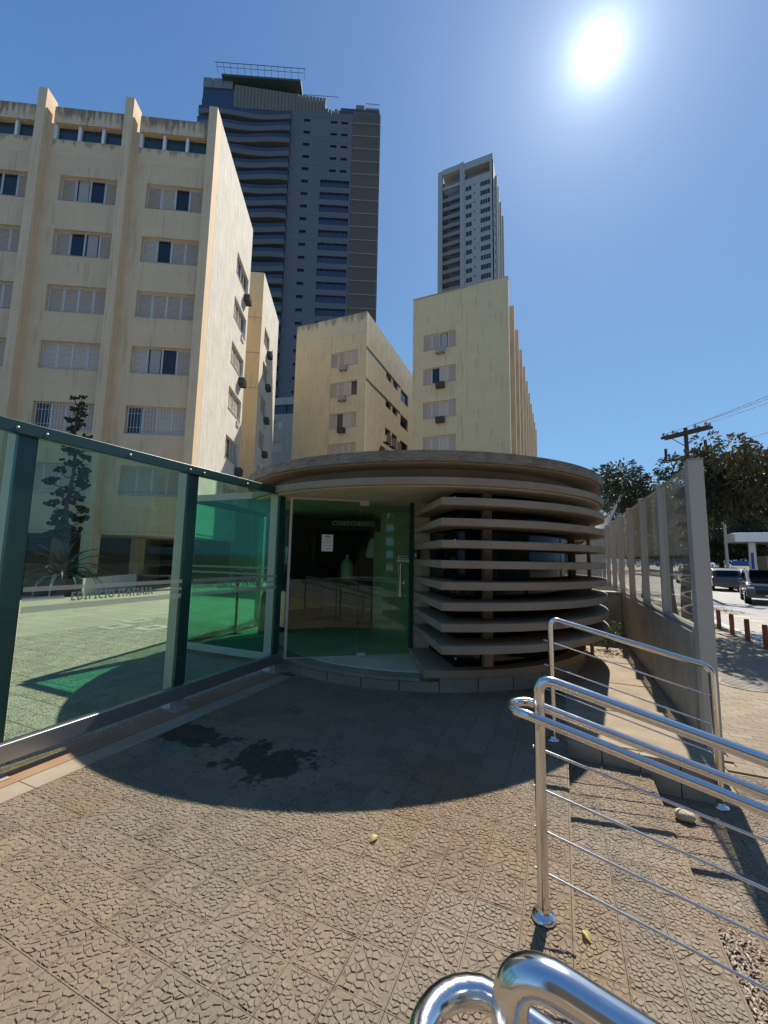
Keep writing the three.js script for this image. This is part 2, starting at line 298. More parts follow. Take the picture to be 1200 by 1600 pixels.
function scatterPebbles(parent, spots, tint) { // spots: [x0, u0, y]
  const mtx = new THREE.Matrix4(), q = new THREE.Quaternion(), up = new THREE.Vector3(0, 1, 0), one = new THREE.Vector3(1, 1, 1);
  patches.forEach((geo, k) => {
    const mine = spots.filter(([x, u]) => Math.floor(hash(Math.round(x * 10), Math.round(u * 10), 5) * patches.length) === k); if (!mine.length) return;
    const im = new THREE.InstancedMesh(geo, pebbleMat, mine.length); im.name = 'raised_stone_chips'; im.userData = { kind: 'stuff' }; im.castShadow = im.receiveShadow = true;
    mine.forEach(([x, u, y], i) => {
      q.setFromAxisAngle(up, Math.PI / 2 * Math.floor(hash(Math.round(x * 10), Math.round(u * 10), 8) * 4));
      im.setMatrixAt(i, mtx.compose(new THREE.Vector3(x + T2 / 2, y, -(u + T2 / 2)), q, one));
      if (tint) { const k = 0.9 + 0.2 * hash(i, k0(x), 9); im.setColorAt(i, lin(tint[0] * k, tint[1] * k, tint[2] * k)); return; }
      const c = paveColor(x + 0.1, u + 0.1), c2 = paveColor(x + 0.05, u + 0.14), c3 = paveColor(x + 0.15, u + 0.06); im.setColorAt(i, lin(...[0, 1, 2].map((j) => 1.06 * (c[j] + c2[j] + c3[j]) / 3)));
    });
    parent.add(im);
  });
}
const CV = -2.47, CU = 7.3; // centre of the round guardhouse
const inDrum = (x, u) => Math.hypot(x - CV, u - CU) < 2.76;
function layTiles(parent, x0, x1, u0, u1, y, skip = () => false, far = () => false, tm = paveMat, tint = null) {
  const mid = [], rest = [], chips = [];
  for (let u = u0; u < u1 - 0.01; u += T2) for (let x = x1 - T2; x > x0 - 0.001; x -= T2) {
    if (skip(x, u)) continue;
    if (![[0, 0], [0.2, 0], [0, 0.2], [0.2, 0.2], [0.1, 0.1]].some(([a, b]) => wetness(x + a, u + b) > 0.05)) chips.push([x, u, y]);
    const d = Math.hypot(x + 0.1, u + 0.1), ahead = (u + 0.1) * Math.cos(23.6 * D2R) - (x + 0.1) * Math.sin(23.6 * D2R), side = (x + 0.1) * Math.cos(23.6 * D2R) + (u + 0.1) * Math.sin(23.6 * D2R);
    (ahead > 1.25 && Math.abs(side) < ahead * 1.02 + 0.1 && !far(x, u) ? mid : rest).push([d, x, u]);
  }
  mid.sort((a, b) => a[0] - b[0]);
  mid.forEach(([, x, u], i) => { if (i < 298) part('paving_tile', tileGeo(x, u, y), tm, parent); else rest.push([0, x, u]); });
  if (rest.length) part('paving_tiles', rest.map(([, x, u]) => tileGeo(x, u, y)), tm, parent).userData = { kind: 'stuff' };
  scatterPebbles(parent, chips, tint);
}
const bed = mat([0.15, 0.118, 0.085], 1, { map: dustTex });
const plaza = setting('plaza', bx(-3.40, 0.0, -0.45, -0.012, -6.5, 2.2), bed);
layTiles(plaza, -3.2, 0.003, -1.948, 5.2, 0, (x, u) => [0, 0.2].every((a) => [0, 0.2].every((b) => inDrum(x + a, u + b))));
const borderMat = mat([0.36, 0.31, 0.24], 0.75, { map: dustTex, specularIntensity: 0.4 });
for (let k = 0; k < 16; k++) part('border_slab', rbx(-3.397, -3.203, -0.03, 0.002, -(-1.9 + k * 0.4) - 0.397, -(-1.9 + k * 0.4), 0.004), borderMat, plaza);
// two low steps that lead down to the pavement
const steps = setting('steps', bx(0.003, 0.603, -0.45, -0.142, -4.02, 2.2), bed);
layTiles(steps, 0.003, 0.603, -1.948, 3.9, -0.13);
function edgeStrip(x0, x1, y0, y1, u0, u1) { const g = new THREE.BoxGeometry(x1 - x0, y1 - y0, u1 - u0); g.translate((x0 + x1) / 2, (y0 + y1) / 2, -(u0 + u1) / 2); const p = g.attributes.position, q = g.attributes.uv; for (let i = 0; i < p.count; i++) q.setXY(i, (p.getX(i) + p.getY(i) - PX0) / PS, (-p.getZ(i) - PU0) / PS); return g; }
for (let k = 0; k < 14; k++) { const u = -0.148 + k * 0.3; if (u > 3.8) break; part('riser_tile', edgeStrip(0.004, 0.014, -0.128, -0.003, u + 0.001, u + 0.299), paveMat, steps); part('riser_tile', edgeStrip(0.604, 0.614, -0.258, -0.133, u + 0.001, u + 0.299), paveMat, steps); }
const pavement = setting('pavement', bx(0.64, 4.05, -0.45, -0.272, -60, 20), mat([0.34, 0.285, 0.205], 0.9, { map: dustTex, bumpMap: concreteBump, bumpScale: 0.008 }));
layTiles(pavement, 0.645, 3.045, -1.948, 4.652, -0.26, (x, u) => x < 1.1 && u > 3.9, (x, u) => x > 2.6 && u < 2 );
{ // beyond the steps the pavement is laid with pale sand-coloured block pavers in rows
  const g = new THREE.BoxGeometry(0.196, 0.02, 0.096); g.translate(0, -0.01, 0);
  const spots = []; for (let u = 4.7, r = 0; u < 15; u += 0.1, r++) for (let x = 1.3 + (r % 2) * 0.1; x < 4.0; x += 0.2) spots.push([x, u]);
  const im = new THREE.InstancedMesh(g, mat([1, 1, 1], 0.85, { bumpMap: paveBump, bumpScale: 0.004, specularIntensity: 0.4 }), spots.length); im.name = 'block_pavers'; im.userData = { kind: 'stuff' };
  spots.forEach(([x, u], i) => { im.setMatrixAt(i, new THREE.Matrix4().makeTranslation(x + 0.1, -0.258 + 0.0015 * hash(i, 4, 1), -u - 0.05)); const k = 0.85 + 0.3 * hash(i, 1, 7) * fbm(x * 2, u * 2, 261, 3) + 0.1 * hash(i, 5, 5); im.setColorAt(i, lin(0.37 * k, 0.31 * k, 0.225 * k)); });
  im.castShadow = im.receiveShadow = true; pavement.add(im);
}
// raised walk between guardhouse and street fence
const walk = setting('walk', [bx(-6, 1.09, -0.45, -0.004, -9.35, -6.5), bx(0.0, 1.09, -0.45, -0.004, -6.5, -4.06)], M.sand);
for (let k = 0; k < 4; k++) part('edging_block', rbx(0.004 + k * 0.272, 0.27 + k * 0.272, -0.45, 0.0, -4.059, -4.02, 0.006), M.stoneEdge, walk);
for (const [x, u, w, d] of [[0.02, 4.1, 1.05, 0.9], [0.02, 5.02, 1.05, 1.1], [0.02, 6.14, 1.05, 1.2], [0.02, 7.36, 1.05, 1.0]]) part('walk_slab', rbx(x, x + w, -0.03, 0.003, -u - d + 0.012, -u, 0.005), M.sand, walk);
// forecourt behind the green glass
const court = setting('courtyard', bx(-70, -3.4, -0.45, -0.012, -60, 12), mat([0.24, 0.20, 0.15], 0.95, { map: dustTex }));
{
  const g = new THREE.BoxGeometry(0.394, 0.02, 0.394); g.translate(0, -0.01, 0);
  const spots = []; for (let x = -3.8; x > -34; x -= 0.4) for (let u = -1; u < 30; u += 0.4) if (!inDrum(x, u) && u * 0.6 - x * 0.35 > 1) spots.push([x, u]);
  const im = new THREE.InstancedMesh(g, mat([1, 1, 1], 0.8, { bumpMap: paveBump, bumpScale: 0.004 }), spots.length); im.name = 'courtyard_tiles'; im.userData = { kind: 'stuff' };
  spots.forEach(([x, u], i) => { im.setMatrixAt(i, new THREE.Matrix4().makeTranslation(x + 0.2, 0.001 * hash(i, 3, 1), -u - 0.2)); const k = 0.86 + 0.26 * hash(i, 1, 3) * fbm(x * 0.6, u * 0.6, 251, 3) + 0.1 * fbm(x, u, 255, 2); im.setColorAt(i, lin(0.40 * k, 0.345 * k, 0.265 * k)); });
  im.castShadow = im.receiveShadow = true; court.add(im);
  const near = []; for (let x = -3.6; x > -9; x -= 0.2) for (let u = 0.8; u < 7; u += 0.2) if (!inDrum(x, u) && !inDrum(x + 0.2, u + 0.2)) near.push([x - 0.2, u, 0.001]);
  scatterPebbles(court, near, [0.37, 0.325, 0.25]);
  for (const [u, v] of [[5.5, -8.9], [5.75, -8.1], [6.2, -9.2]]) { // pale outlined squares let into the floor
    const w = 0.5, t = 0.09; part('inlay_frame', [bx(v, v + w, 0.002, 0.006, -u - t, -u), bx(v, v + w, 0.002, 0.006, -u - w, -u - w + t), bx(v, v + t, 0.002, 0.006, -u - w + t, -u - t), bx(v + w - t, v + w, 0.002, 0.006, -u - w + t, -u - t)], mat([0.52, 0.50, 0.44], 0.8, { map: dustTex }), court);
  }
}
// ---------------------------------------------------------------- round guardhouse
const arc = (R, a0, a1, n) => { const p = []; for (let i = 0; i <= n; i++) { const a = (a0 + (a1 - a0) * i / n) * D2R; p.push([CV + R * Math.sin(a), CU - R * Math.cos(a)]); } return p; };
const JAMB = [-2.02, 5.75], JAMB2 = [-1.80, 5.86], GL0 = [-1.19, 4.96], FEND = [-3.50, 4.68];
{
  const h = thing('guardhouse', 'round beige guardhouse ringed by horizontal concrete louvres under a flat disc roof', 'guardhouse');
  const RO = 3.12;
  // base: paved entrance step on the left, louvre ledge on the right, faced with curved stones
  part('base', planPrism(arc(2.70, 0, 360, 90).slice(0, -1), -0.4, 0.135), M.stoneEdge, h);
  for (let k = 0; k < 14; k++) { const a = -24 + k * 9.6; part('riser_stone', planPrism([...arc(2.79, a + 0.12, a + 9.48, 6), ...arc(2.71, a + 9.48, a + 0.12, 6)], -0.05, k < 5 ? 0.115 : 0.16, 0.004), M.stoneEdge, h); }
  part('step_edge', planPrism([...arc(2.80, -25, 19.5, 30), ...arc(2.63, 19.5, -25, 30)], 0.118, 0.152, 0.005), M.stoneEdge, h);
  part('ledge', planPrism([...arc(2.80, 20.5, 165, 70), ...arc(2.3, 165, 29, 60), JAMB2, [-2.06, 5.70]], 0.162, 0.25, 0.006), M.drumPaint, h);
  // cream floor tiles on the step
  const region = [[-3.46, 4.74], ...arc(2.625, -21, 18.5, 24), [-1.96, 5.55], [-2.06, 5.74]];
  const clip = (poly) => { for (let k = 0; k < region.length; k++) { const A = region[k], B = region[(k + 1) % region.length], out = []; const f = (p) => (B[0] - A[0]) * (p[1] - A[1]) - (B[1] - A[1]) * (p[0] - A[0]); for (let i = 0; i < poly.length; i++) { const p = poly[i], q = poly[(i + 1) % poly.length], a = f(p), b = f(q); if (a >= 0) out.push(p); if ((a < 0) !== (b < 0)) { const t = a / (a - b); out.push([p[0] + (q[0] - p[0]) * t, p[1] + (q[1] - p[1]) * t]); } } poly = out; if (poly.length < 3) return null; } return poly; };
  let area = 0; for (let k = 0; k < region.length; k++) { const A = region[k], B = region[(k + 1) % region.length]; area += A[0] * B[1] - B[0] * A[1]; } if (area < 0) region.reverse();
  const S = 0.43, ca = Math.cos(31 * D2R), sa = Math.sin(31 * D2R);
  for (let i = -6; i < 6; i++) for (let j = -6; j < 6; j++) {
    const q = [[i + 0.012, j + 0.012], [i + 0.988, j + 0.012], [i + 0.988, j + 0.988], [i + 0.012, j + 0.988]].map(([a, b]) => [-2.6 + S * (a * ca - b * sa), 5.0 + S * (a * sa + b * ca)]);
    const c = clip(q); if (c) { const ar = Math.abs(c.reduce((s, p, k) => s + p[0] * c[(k + 1) % c.length][1] - c[(k + 1) % c.length][0] * p[1], 0)); if (ar > 0.004) part('floor_tile', planPrism(c, 0.128, 0.151), M.tileCream, h); }
  }
  // louvres
  const end = [JAMB2, JAMB];
  const ringShape = [...arc(RO, 23.5, 168, 90), ...arc(2.60, 168, 29.5, 70), ...end];
  const ringGeo = planPrism(ringShape, 0, 0.088, 0.007);
  for (const y of [0.502, 0.742, 0.972, 1.200, 1.442, 1.672, 1.922, 2.162]) part('louvre', ringGeo, M.drumPaint, h).position.y = y;
  // roof: lower disc, set-back band, upper disc with weathered edge
  part('lower_disc', planPrism(arc(RO, 0, 360, 144).slice(0, -1), 2.392, 2.482, 0.007), M.drumPaint, h);
  part('soffit', planPrism(arc(RO - 0.06, 0, 360, 120).slice(0, -1), 2.378, 2.391), M.soffit, h);
  part('roof_band', planPrism(arc(2.74, 0, 360, 120).slice(0, -1), 2.48, 2.69), M.drumPaint, h);
  part('roof_soffit', planPrism(arc(RO - 0.05, 0, 360, 120).slice(0, -1), 2.655, 2.669), M.drumPaint, h);
  { const g = new THREE.CylinderGeometry(RO, RO, 0.125, 160, 1, true), q = g.attributes.uv; for (let i = 0; i < q.count; i++) q.setXY(i, q.getX(i) * 19.6, q.getY(i)); g.translate(CV, 2.735, -CU);
    part('roof_edge', g, M.cap, h); part('roof_disc', planPrism(arc(RO - 0.004, 0, 360, 144).slice(0, -1), 2.67, 2.79), M.cap, h); }
  // dark glazing behind the louvres, with mullions
  part('tinted_glazing', planPrism([...arc(2.62, 29.2, 172, 60), ...arc(2.60, 172, 29.2, 60)], 0.25, 2.379), M.nightGlass, h);
  const gd = [GL0[0] - JAMB2[0], GL0[1] - JAMB2[1]], gl = Math.hypot(...gd), gn = [gd[1] / gl * 0.01, -gd[0] / gl * 0.01];
  part('tinted_glazing', planPrism([JAMB2, GL0, [GL0[0] - gn[0], GL0[1] - gn[1]], [JAMB2[0] - gn[0], JAMB2[1] - gn[1]]], 0.25, 2.379), M.nightGlass, h);
  for (const [a, w] of [[37.6, 0.12], [86, 0.1], [128, 0.1]]) { const m = part('mullion', rbx(-w / 2, w / 2, 0.25, 2.379, -0.08, 0.055, 0.008), M.drumPaint, h); m.position.set(CV + 2.64 * Math.sin(a * D2R), 0, -(CU - 2.64 * Math.cos(a * D2R))); m.rotation.y = a * D2R; }
  for (const y of [0.34, 1.02, 1.76, 2.3]) part('glass_clip', rbx(GL0[0] - 0.012, GL0[0] + 0.012, y, y + 0.03, -GL0[1] - 0.012, -GL0[1] + 0.018, 0.004), M.steel, h);
  part('prop', cyl(CV + 2.93 * Math.sin(97 * D2R), 0, 2.39, -(CU - 2.93 * Math.cos(97 * D2R)), 0.03), M.drumPaint, h);
  // jamb wall and curved inner wall
  part('jamb_wall', planPrism([JAMB, [-2.06, 5.86], [-2.06, 6.5], [-1.92, 6.5], [-1.84, 5.90], JAMB2], 0.15, 2.379), M.soffit, h);
  const inner = []; for (let k = 0; k <= 20; k++) { const a = (-8 + 112 * k / 20) * D2R; inner.push([-2.62 - 0.86 * Math.sin(a), 7.66 - 0.86 * Math.cos(a)]); }
  part('inner_wall', planPrism([[-2.1, 6.5], [-2.02, 6.62], [-2.3, 6.83], ...inner, ...inner.slice().reverse().map(([x, u]) => [x * 0.94 - 2.62 * 0.06, u * 0.94 + 7.66 * 0.06]), [-1.95, 6.95], [-1.93, 6.5]], 0.14, 2.379), M.soffit, h);
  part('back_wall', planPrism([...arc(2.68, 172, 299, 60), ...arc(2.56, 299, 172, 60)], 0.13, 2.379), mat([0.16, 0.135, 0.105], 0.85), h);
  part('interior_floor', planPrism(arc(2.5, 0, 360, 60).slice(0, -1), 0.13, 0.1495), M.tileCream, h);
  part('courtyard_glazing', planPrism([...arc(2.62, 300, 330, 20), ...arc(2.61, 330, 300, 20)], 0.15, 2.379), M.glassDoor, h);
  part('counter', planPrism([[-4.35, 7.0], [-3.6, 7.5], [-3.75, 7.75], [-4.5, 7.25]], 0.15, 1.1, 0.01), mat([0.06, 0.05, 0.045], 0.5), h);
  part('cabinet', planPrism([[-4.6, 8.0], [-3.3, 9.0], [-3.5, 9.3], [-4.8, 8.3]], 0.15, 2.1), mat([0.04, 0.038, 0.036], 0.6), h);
  // entrance: a fixed glass panel and a glass door in one line between fence and jamb
  const ex = JAMB[0] - FEND[0], eu = JAMB[1] - FEND[1], L = Math.hypot(ex, eu), turn = Math.atan2(eu, ex);
  const front = (name, geos, m, parent = h) => { const o = part(name, geos, m, parent); if (parent === h) { o.position.set(FEND[0], 0, -FEND[1]); o.rotation.y = turn; } return o; };
  const dx = L * 0.55;
  const fixed = front('fixed_glass', bx(0.04, dx - 0.004, 0.165, 2.372, -0.005, 0.005), M.glassDoor);
  front('frame', [bx(0, 0.035, 0.152, 2.378, -0.02, 0.02), bx(0.036, dx, 2.355, 2.377, -0.016, 0.016), bx(0.036, dx, 0.152, 0.164, -0.012, 0.012)], M.alu);
  const door = front('door', bx(dx + 0.004, L - 0.06, 0.172, 2.33, -0.005, 0.005), M.glassDoor);
  part('pull_handle', [tube([[L - 0.21, 0.98, 0.05], [L - 0.21, 1.46, 0.05]], 0.011), tube([[L - 0.21, 1.06, 0.004], [L - 0.21, 1.06, 0.05]], 0.008), tube([[L - 0.21, 1.38, 0.004], [L - 0.21, 1.38, 0.05]], 0.008)], M.steel, door);
  part('pull_handle', [tube([[L - 0.21, 0.98, -0.05], [L - 0.21, 1.46, -0.05]], 0.011), tube([[L - 0.21, 1.06, -0.05], [L - 0.21, 1.06, -0.004]], 0.008)], M.steel, door);
  part('door_plate', [rbx(L - 0.24, L - 0.10, 1.53, 1.575, 0.006, 0.012, 0.002), rbx(L - 0.26, L - 0.07, 1.485, 1.52, 0.006, 0.03, 0.003)], M.alu, door);
  part('door_plate_print', bx(L - 0.225, L - 0.115, 1.545, 1.56, 0.0125, 0.0135), M.black, door);
  part('floor_pivot', rbx(dx - 0.005, dx + 0.13, 0.153, 0.2, -0.022, 0.022, 0.004), M.alu, door);
  part('top_pivot', rbx(dx - 0.005, dx + 0.13, 2.30, 2.377, -0.022, 0.022, 0.004), M.alu, door);
  front('door_post', bx(L - 0.055, L - 0.005, 0.152, 2.378, -0.03, 0.03), M.greenTrim);
  const note = part('notice', bx(0.46, 0.62, 1.62, 1.86, 0.0055, 0.007), M.paper, fixed); note.userData = { label: 'white paper notice taped to the glass' };
  part('notice_print', [0, 1, 2, 3, 4].map((k) => bx(0.485 + (k % 2) * 0.012, 0.595, 1.66 + k * 0.04, 1.667 + k * 0.04, 0.0075, 0.0082)).concat(bx(0.51, 0.57, 1.825, 1.845, 0.0075, 0.0082)), M.letter, fixed);
  // intercom on the jamb
  const ic = part('intercom', rbx(-0.035, 0.035, 1.52, 1.74, 0, 0.05, 0.006), M.black, h); ic.position.set(-1.945, 0, -5.74); ic.rotation.y = Math.atan2(-0.45, 0.9);
  part('button_panel', bx(-0.02, 0.02, 1.56, 1.62, 0.0505, 0.053), M.acPale, ic);
}
// things that stand inside the guardhouse
{
  const b = thing('water_bottle', 'pale upright bottle standing on the counter behind the guardhouse glass', 'bottle', [-4.0, 1.1, -7.32]);
  part('bottle_body', (() => { const g = new THREE.LatheGeometry([[0.001, 0], [0.12, 0.0], [0.125, 0.03], [0.118, 0.1], [0.125, 0.14], [0.118, 0.2], [0.125, 0.3], [0.09, 0.37], [0.035, 0.40], [0.032, 0.45], [0.001, 0.46]].map((p) => new THREE.Vector2(...p)), 24); return metreUV(g); })(), mat([0.62, 0.72, 0.62], 0.3), b);
  part('bottle_cap', cyl(0, 0.455, 0.49, 0, 0.036), M.white, b);
  const sg = thing('sign_board', 'dark board with white capital letters inside the guardhouse', 'sign', [-3.56, 2.13, -6.72], 0.46);
  part('board', rbx(-0.52, 0.52, -0.1, 0.14, -0.03, 0, 0.004), M.black, sg);
  { const g = new TextGeometry('CONDOMINIO', { font: await new FontLoader().loadAsync('fonts/droid/droid_sans_bold.typeface.json'), size: 0.085, depth: 0.002, curveSegments: 4, bevelEnabled: false }); g.computeBoundingBox(); g.translate(-g.boundingBox.max.x / 2, 0, 0.001); part('lettering', metreUV(g), M.white, sg); }
  const c = single('towel', (() => { const g = new THREE.SphereGeometry(1, 16, 14), p = g.attributes.position; for (let i = 0; i < p.count; i++) { const y = p.getY(i), a = Math.atan2(p.getZ(i), p.getX(i)); const r = 0.09 * (1.15 - y * 0.5) * (1 + 0.12 * Math.sin(a * 5 + y * 3)); const k = Math.sqrt(Math.max(0, 1 - y * y)); p.setXYZ(i, Math.cos(a) * r * Math.min(1, k * 1.6), y * 0.2, Math.sin(a) * r * 0.35 * Math.min(1, k * 1.6)); } g.computeVertexNormals(); g.translate(-3.43, 1.72, -7.3); return metreUV(g); })(), M.white, 'white cloth hanging on the edge of the curved inner wall', 'cloth');
}

// ---------------------------------------------------------------- green glass fence
const font = await new FontLoader().loadAsync('fonts/droid/droid_sans_bold.typeface.json');
const fenceText = (size) => { const g = new TextGeometry('EDIFICIO ITATIAIA', { font, size, depth: 0.0015, curveSegments: 4, bevelEnabled: false }); g.computeBoundingBox(); g.translate(-(g.boundingBox.max.x + g.boundingBox.min.x) / 2, 0, 0); return metreUV(g); };
{
  const FX = -3.55, f = thing('glass_fence', 'long green glass fence with white posts and dark green top rail beside the plaza', 'fence');
  const posts = [-2.94, -1.4, 0.1, 1.60, 3.07, 4.58];
  part('top_rail', rbx(FX - 0.035, FX + 0.03, 2.38, 2.475, -4.66, 3.2, 0.008), M.greenTrim, f);
  part('bottom_rail', rbx(FX - 0.03, FX + 0.045, 0.11, 0.235, -4.66, 3.2, 0.008), M.railMetal, f);
  const gx = fenceText(0.066); gx.computeBoundingBox(); const gxw = gx.boundingBox.max.x - gx.boundingBox.min.x;
  posts.forEach((u, i) => {
    const p = part('post', rbx(FX - 0.175, FX - 0.045, 0.0, 2.44, -u - 0.055, -u + 0.055, 0.006), M.whitePost, f);
    part('gasket', bx(FX - 0.042, FX - 0.008, 0.236, 2.379, -u - 0.062, -u + 0.062), M.greenTrim, p);
    part('foot', [rbx(FX - 0.06, FX + 0.03, 0.0, 0.108, -u - 0.045, -u + 0.045, 0.004), rbx(FX - 0.09, FX + 0.07, -0.004, 0.012, -u - 0.09, -u + 0.09, 0.003)], M.wallPaint, f);
    for (const s of [-0.09, 0.09]) { const b = part('bolt', (() => { const g = new THREE.SphereGeometry(0.014, 12, 8, 0, Math.PI * 2, 0, Math.PI / 2); g.rotateZ(-Math.PI / 2); return metreUV(g); })(), M.railMetal, f); b.position.set(FX + 0.03, 2.42, -u - s); }
    if (i === posts.length - 1) return;
    const u1 = posts[i + 1], gp = part('glass_panel', bx(FX - 0.005, FX + 0.005, 0.235, 2.38, -u1 + 0.064, -u - 0.064), M.glassGreen, f), mid = (u + u1) / 2;
    const b0 = part('bolt', (() => { const g = new THREE.SphereGeometry(0.014, 12, 8, 0, Math.PI * 2, 0, Math.PI / 2); g.rotateZ(-Math.PI / 2); return metreUV(g); })(), M.railMetal, f); b0.position.set(FX + 0.03, 2.42, -mid);
    for (const [y, t] of [[1.27, 0.035], [1.125, 0.045]]) part('frosted_band', bx(FX + 0.0055, FX + 0.0062, y - t / 2, y + t / 2, -u1 + 0.066, -u - 0.066), M.frost, gp);
    for (const [a, b] of [[-u1 + 0.066, -mid - 0.40], [-mid + 0.40, -u - 0.066]]) part('frosted_band', bx(FX + 0.0055, FX + 0.0062, 1.185, 1.21, a, b), M.frost, gp);
    const t = part('lettering', gx, M.letter, gp); t.position.set(FX + 0.0065, 1.165, -mid); t.rotation.y = Math.PI / 2; t.scale.x = 0.70 / gxw;
  });
  part('drip_sill', rbx(FX - 0.16, -3.402, -0.03, 0.004, -4.6, 2.2, 0.004), mat([0.33, 0.20, 0.115], 0.9, { map: dustTex }), f);
  // gate leaf standing open at right angles behind the last panel
  const g = thing('glass_gate', 'emerald glass gate leaf with white frame standing open behind the fence', 'gate', at(4.78, -3.74));
  part('frame', [rbx(-1.85, 0, 2.40, 2.50, -0.03, 0.03, 0.006), rbx(-1.85, 0, 0.07, 0.17, -0.03, 0.03, 0.006), rbx(-1.85, -1.76, 0.171, 2.399, -0.028, 0.028, 0.006), rbx(-0.1, 0, 0.171, 2.399, -0.028, 0.028, 0.006)], M.whitePost, g);
  const gg = part('glass', bx(-1.76, -0.1, 0.17, 2.40, -0.005, 0.005), M.glassEmerald, g);
  for (const [y, t] of [[1.36, 0.03], [1.27, 0.03], [1.06, 0.045]]) part('frosted_band', bx(-1.755, -0.105, y - t / 2, y + t / 2, 0.0055, 0.007), M.frost, gg);
  const t = part('lettering', fenceText(0.07), M.letter, gg); t.position.set(-0.75, 1.13, 0.0075); t.scale.x = 0.8;
  part('hinge', [cyl(0.02, 0.5, 0.62, 0, 0.016), cyl(0.02, 1.9, 2.02, 0, 0.016)], M.railMetal, g);
  // glazed side of the little entrance court, from the end of the gate leaf back towards the guardhouse
  const v0 = [-5.62, 4.82], v1 = [-6.17, 7.3], vl = Math.hypot(v1[0] - v0[0], v1[1] - v0[1]);
  const g2 = thing('glass_screen', 'inner green glass screen with dark top rail running back from the gate leaf', 'glass screen', [v0[0], 0, -v0[1]], Math.atan2(v1[1] - v0[1], v1[0] - v0[0]));
  part('top_rail', rbx(0.02, vl, 2.40, 2.52, -0.04, 0.04, 0.008), M.greenTrim, g2); part('bottom_rail', rbx(0.06, vl - 0.12, 0.06, 0.16, -0.03, 0.03, 0.006), M.railMetal, g2);
  part('glass', bx(0.06, vl - 0.13, 0.161, 2.399, -0.005, 0.005), M.glassGreen, g2);
  part('post', rbx(vl - 0.12, vl, 0, 2.399, -0.06, 0.06, 0.006), M.whitePost, g2); part('post', rbx(-0.04, 0.05, 0, 2.399, -0.05, 0.05, 0.006), M.whitePost, g2);
  const g3 = thing('glass_screen', 'short green glass screen with white frame between the inner post and the guardhouse wall', 'glass screen', [v1[0] + 0.1, 0, -v1[1] - 0.05], 0.12);
  part('frame', [rbx(0.0, 1.0, 2.36, 2.46, -0.03, 0.03, 0.006), rbx(0.0, 1.0, 0.06, 0.16, -0.03, 0.03, 0.006), rbx(0.92, 1.0, 0.161, 2.359, -0.03, 0.03, 0.006)], M.whitePost, g3); part('glass', bx(0.0, 0.92, 0.161, 2.359, -0.005, 0.005), M.glassGreen, g3);
  // card reader post and bin inside
  const cr = thing('card_reader', 'black card reader on a thin post behind the green gate', 'card reader', at(6.31, -5.9));
  part('pole', cyl(0, 0, 1.05, 0, 0.025), M.black, cr); part('reader', rbx(-0.06, 0.06, 1.0, 1.25, -0.04, 0.05, 0.01), M.black, cr); part('foot_plate', rbx(-0.1, 0.1, 0, 0.012, -0.1, 0.1, 0.004), M.black, cr);
  const bn = thing('bin', 'dark rounded barrier cabinet standing beside the card reader', 'cabinet', at(6.7, -5.35));
  part('cabinet_body', (() => { const gg2 = new THREE.LatheGeometry([[0.001, 0], [0.26, 0], [0.25, 0.05], [0.22, 0.7], [0.2, 0.8], [0.1, 0.84], [0.001, 0.845]].map((p) => new THREE.Vector2(...p)), 20); return metreUV(gg2); })(), M.black, bn);
  part('arm', rbx(-0.05, 0.9, 0.68, 0.74, -0.03, 0.03, 0.01), M.black, bn);
}

// ---------------------------------------------------------------- stainless stair rails
const slope = -0.245;
function stairRail(u, label, shift = 0) {
  const r = thing('stair_rail', label, 'handrail', at(u, shift), 0, 'stainless rails on the steps'), R = 0.0245, x0 = -0.11, x1 = 2.1;
  const yTop = (x) => 1.005 + slope * (x + 0.11);
  part('top_rail', tube([[x0, 0.0, 0], [x0, yTop(x0) + 0.008, 0], [x1, yTop(x1), 0], [x1, -0.26, 0]], R, 0.075, 20), M.steel, r);
  const yH = (x) => 0.862 + slope * (x + 0.13), w = 0.088, pts = [];
  const hr = []; hr.push(new THREE.Vector3(x1 + 0.1, yH(x1 + 0.1), w)); for (let k = 0; k <= 24; k++) hr.push(new THREE.Vector3(x0 - 0.035 + (x1 - 0.3) * (1 - k / 24), 0, w));
  for (let k = 1; k < 14; k++) { const a = Math.PI * k / 14; hr.push(new THREE.Vector3(x0 - 0.035 - w * Math.sin(a), 0, w * Math.cos(a))); }
  for (let k = 0; k <= 24; k++) hr.push(new THREE.Vector3(x0 - 0.035 + (x1 - 0.3) * (k / 24), 0, -w)); hr.push(new THREE.Vector3(x1 + 0.1, 0, -w));
  hr.forEach((p) => { p.y = yH(Math.max(p.x, x0 - 0.05)); });
  part('handrail', sweep(hr, hr.map(() => 0.0205), 18), M.steel, r);
  for (const x of [x0, 1.0]) part('bracket', [tube([[x, yH(x) - 0.03, -w], [x, yH(x) - 0.055, -w * 0.7], [x, yH(x) - 0.055, w * 0.7], [x, yH(x) - 0.03, w]], 0.007, 0.02, 8)], M.steel, r);
  for (const y of [0.705, 0.535, 0.365, 0.195]) part('wire_rod', tube([[x0 - 0.03, y, 0.0], [x1 + 0.03, y + slope * 0.92 * (x1 - x0), 0.0]], 0.0062, 0.01, 8), M.wire, r);
  for (const [x, y] of [[x0, 0.002], [x1, -0.26]]) part('base_flange', (() => { const g = new THREE.LatheGeometry([[0.001, 0], [0.05, 0], [0.052, 0.006], [0.048, 0.018], [0.038, 0.026], [0.026, 0.03], [0.0255, 0.05]].map((p) => new THREE.Vector2(...p)), 28); g.translate(x, y, 0); return metreUV(g); })(), M.steel, r);
  if (x1 > 1.5) part('middle_post', cyl(1.0, -0.26, yTop(1.0) - 0.012, 0, 0.0215), M.steel, r);
  return r;
}
stairRail(2.07, 'stainless stair rail with double looped handrail in the middle of the steps');
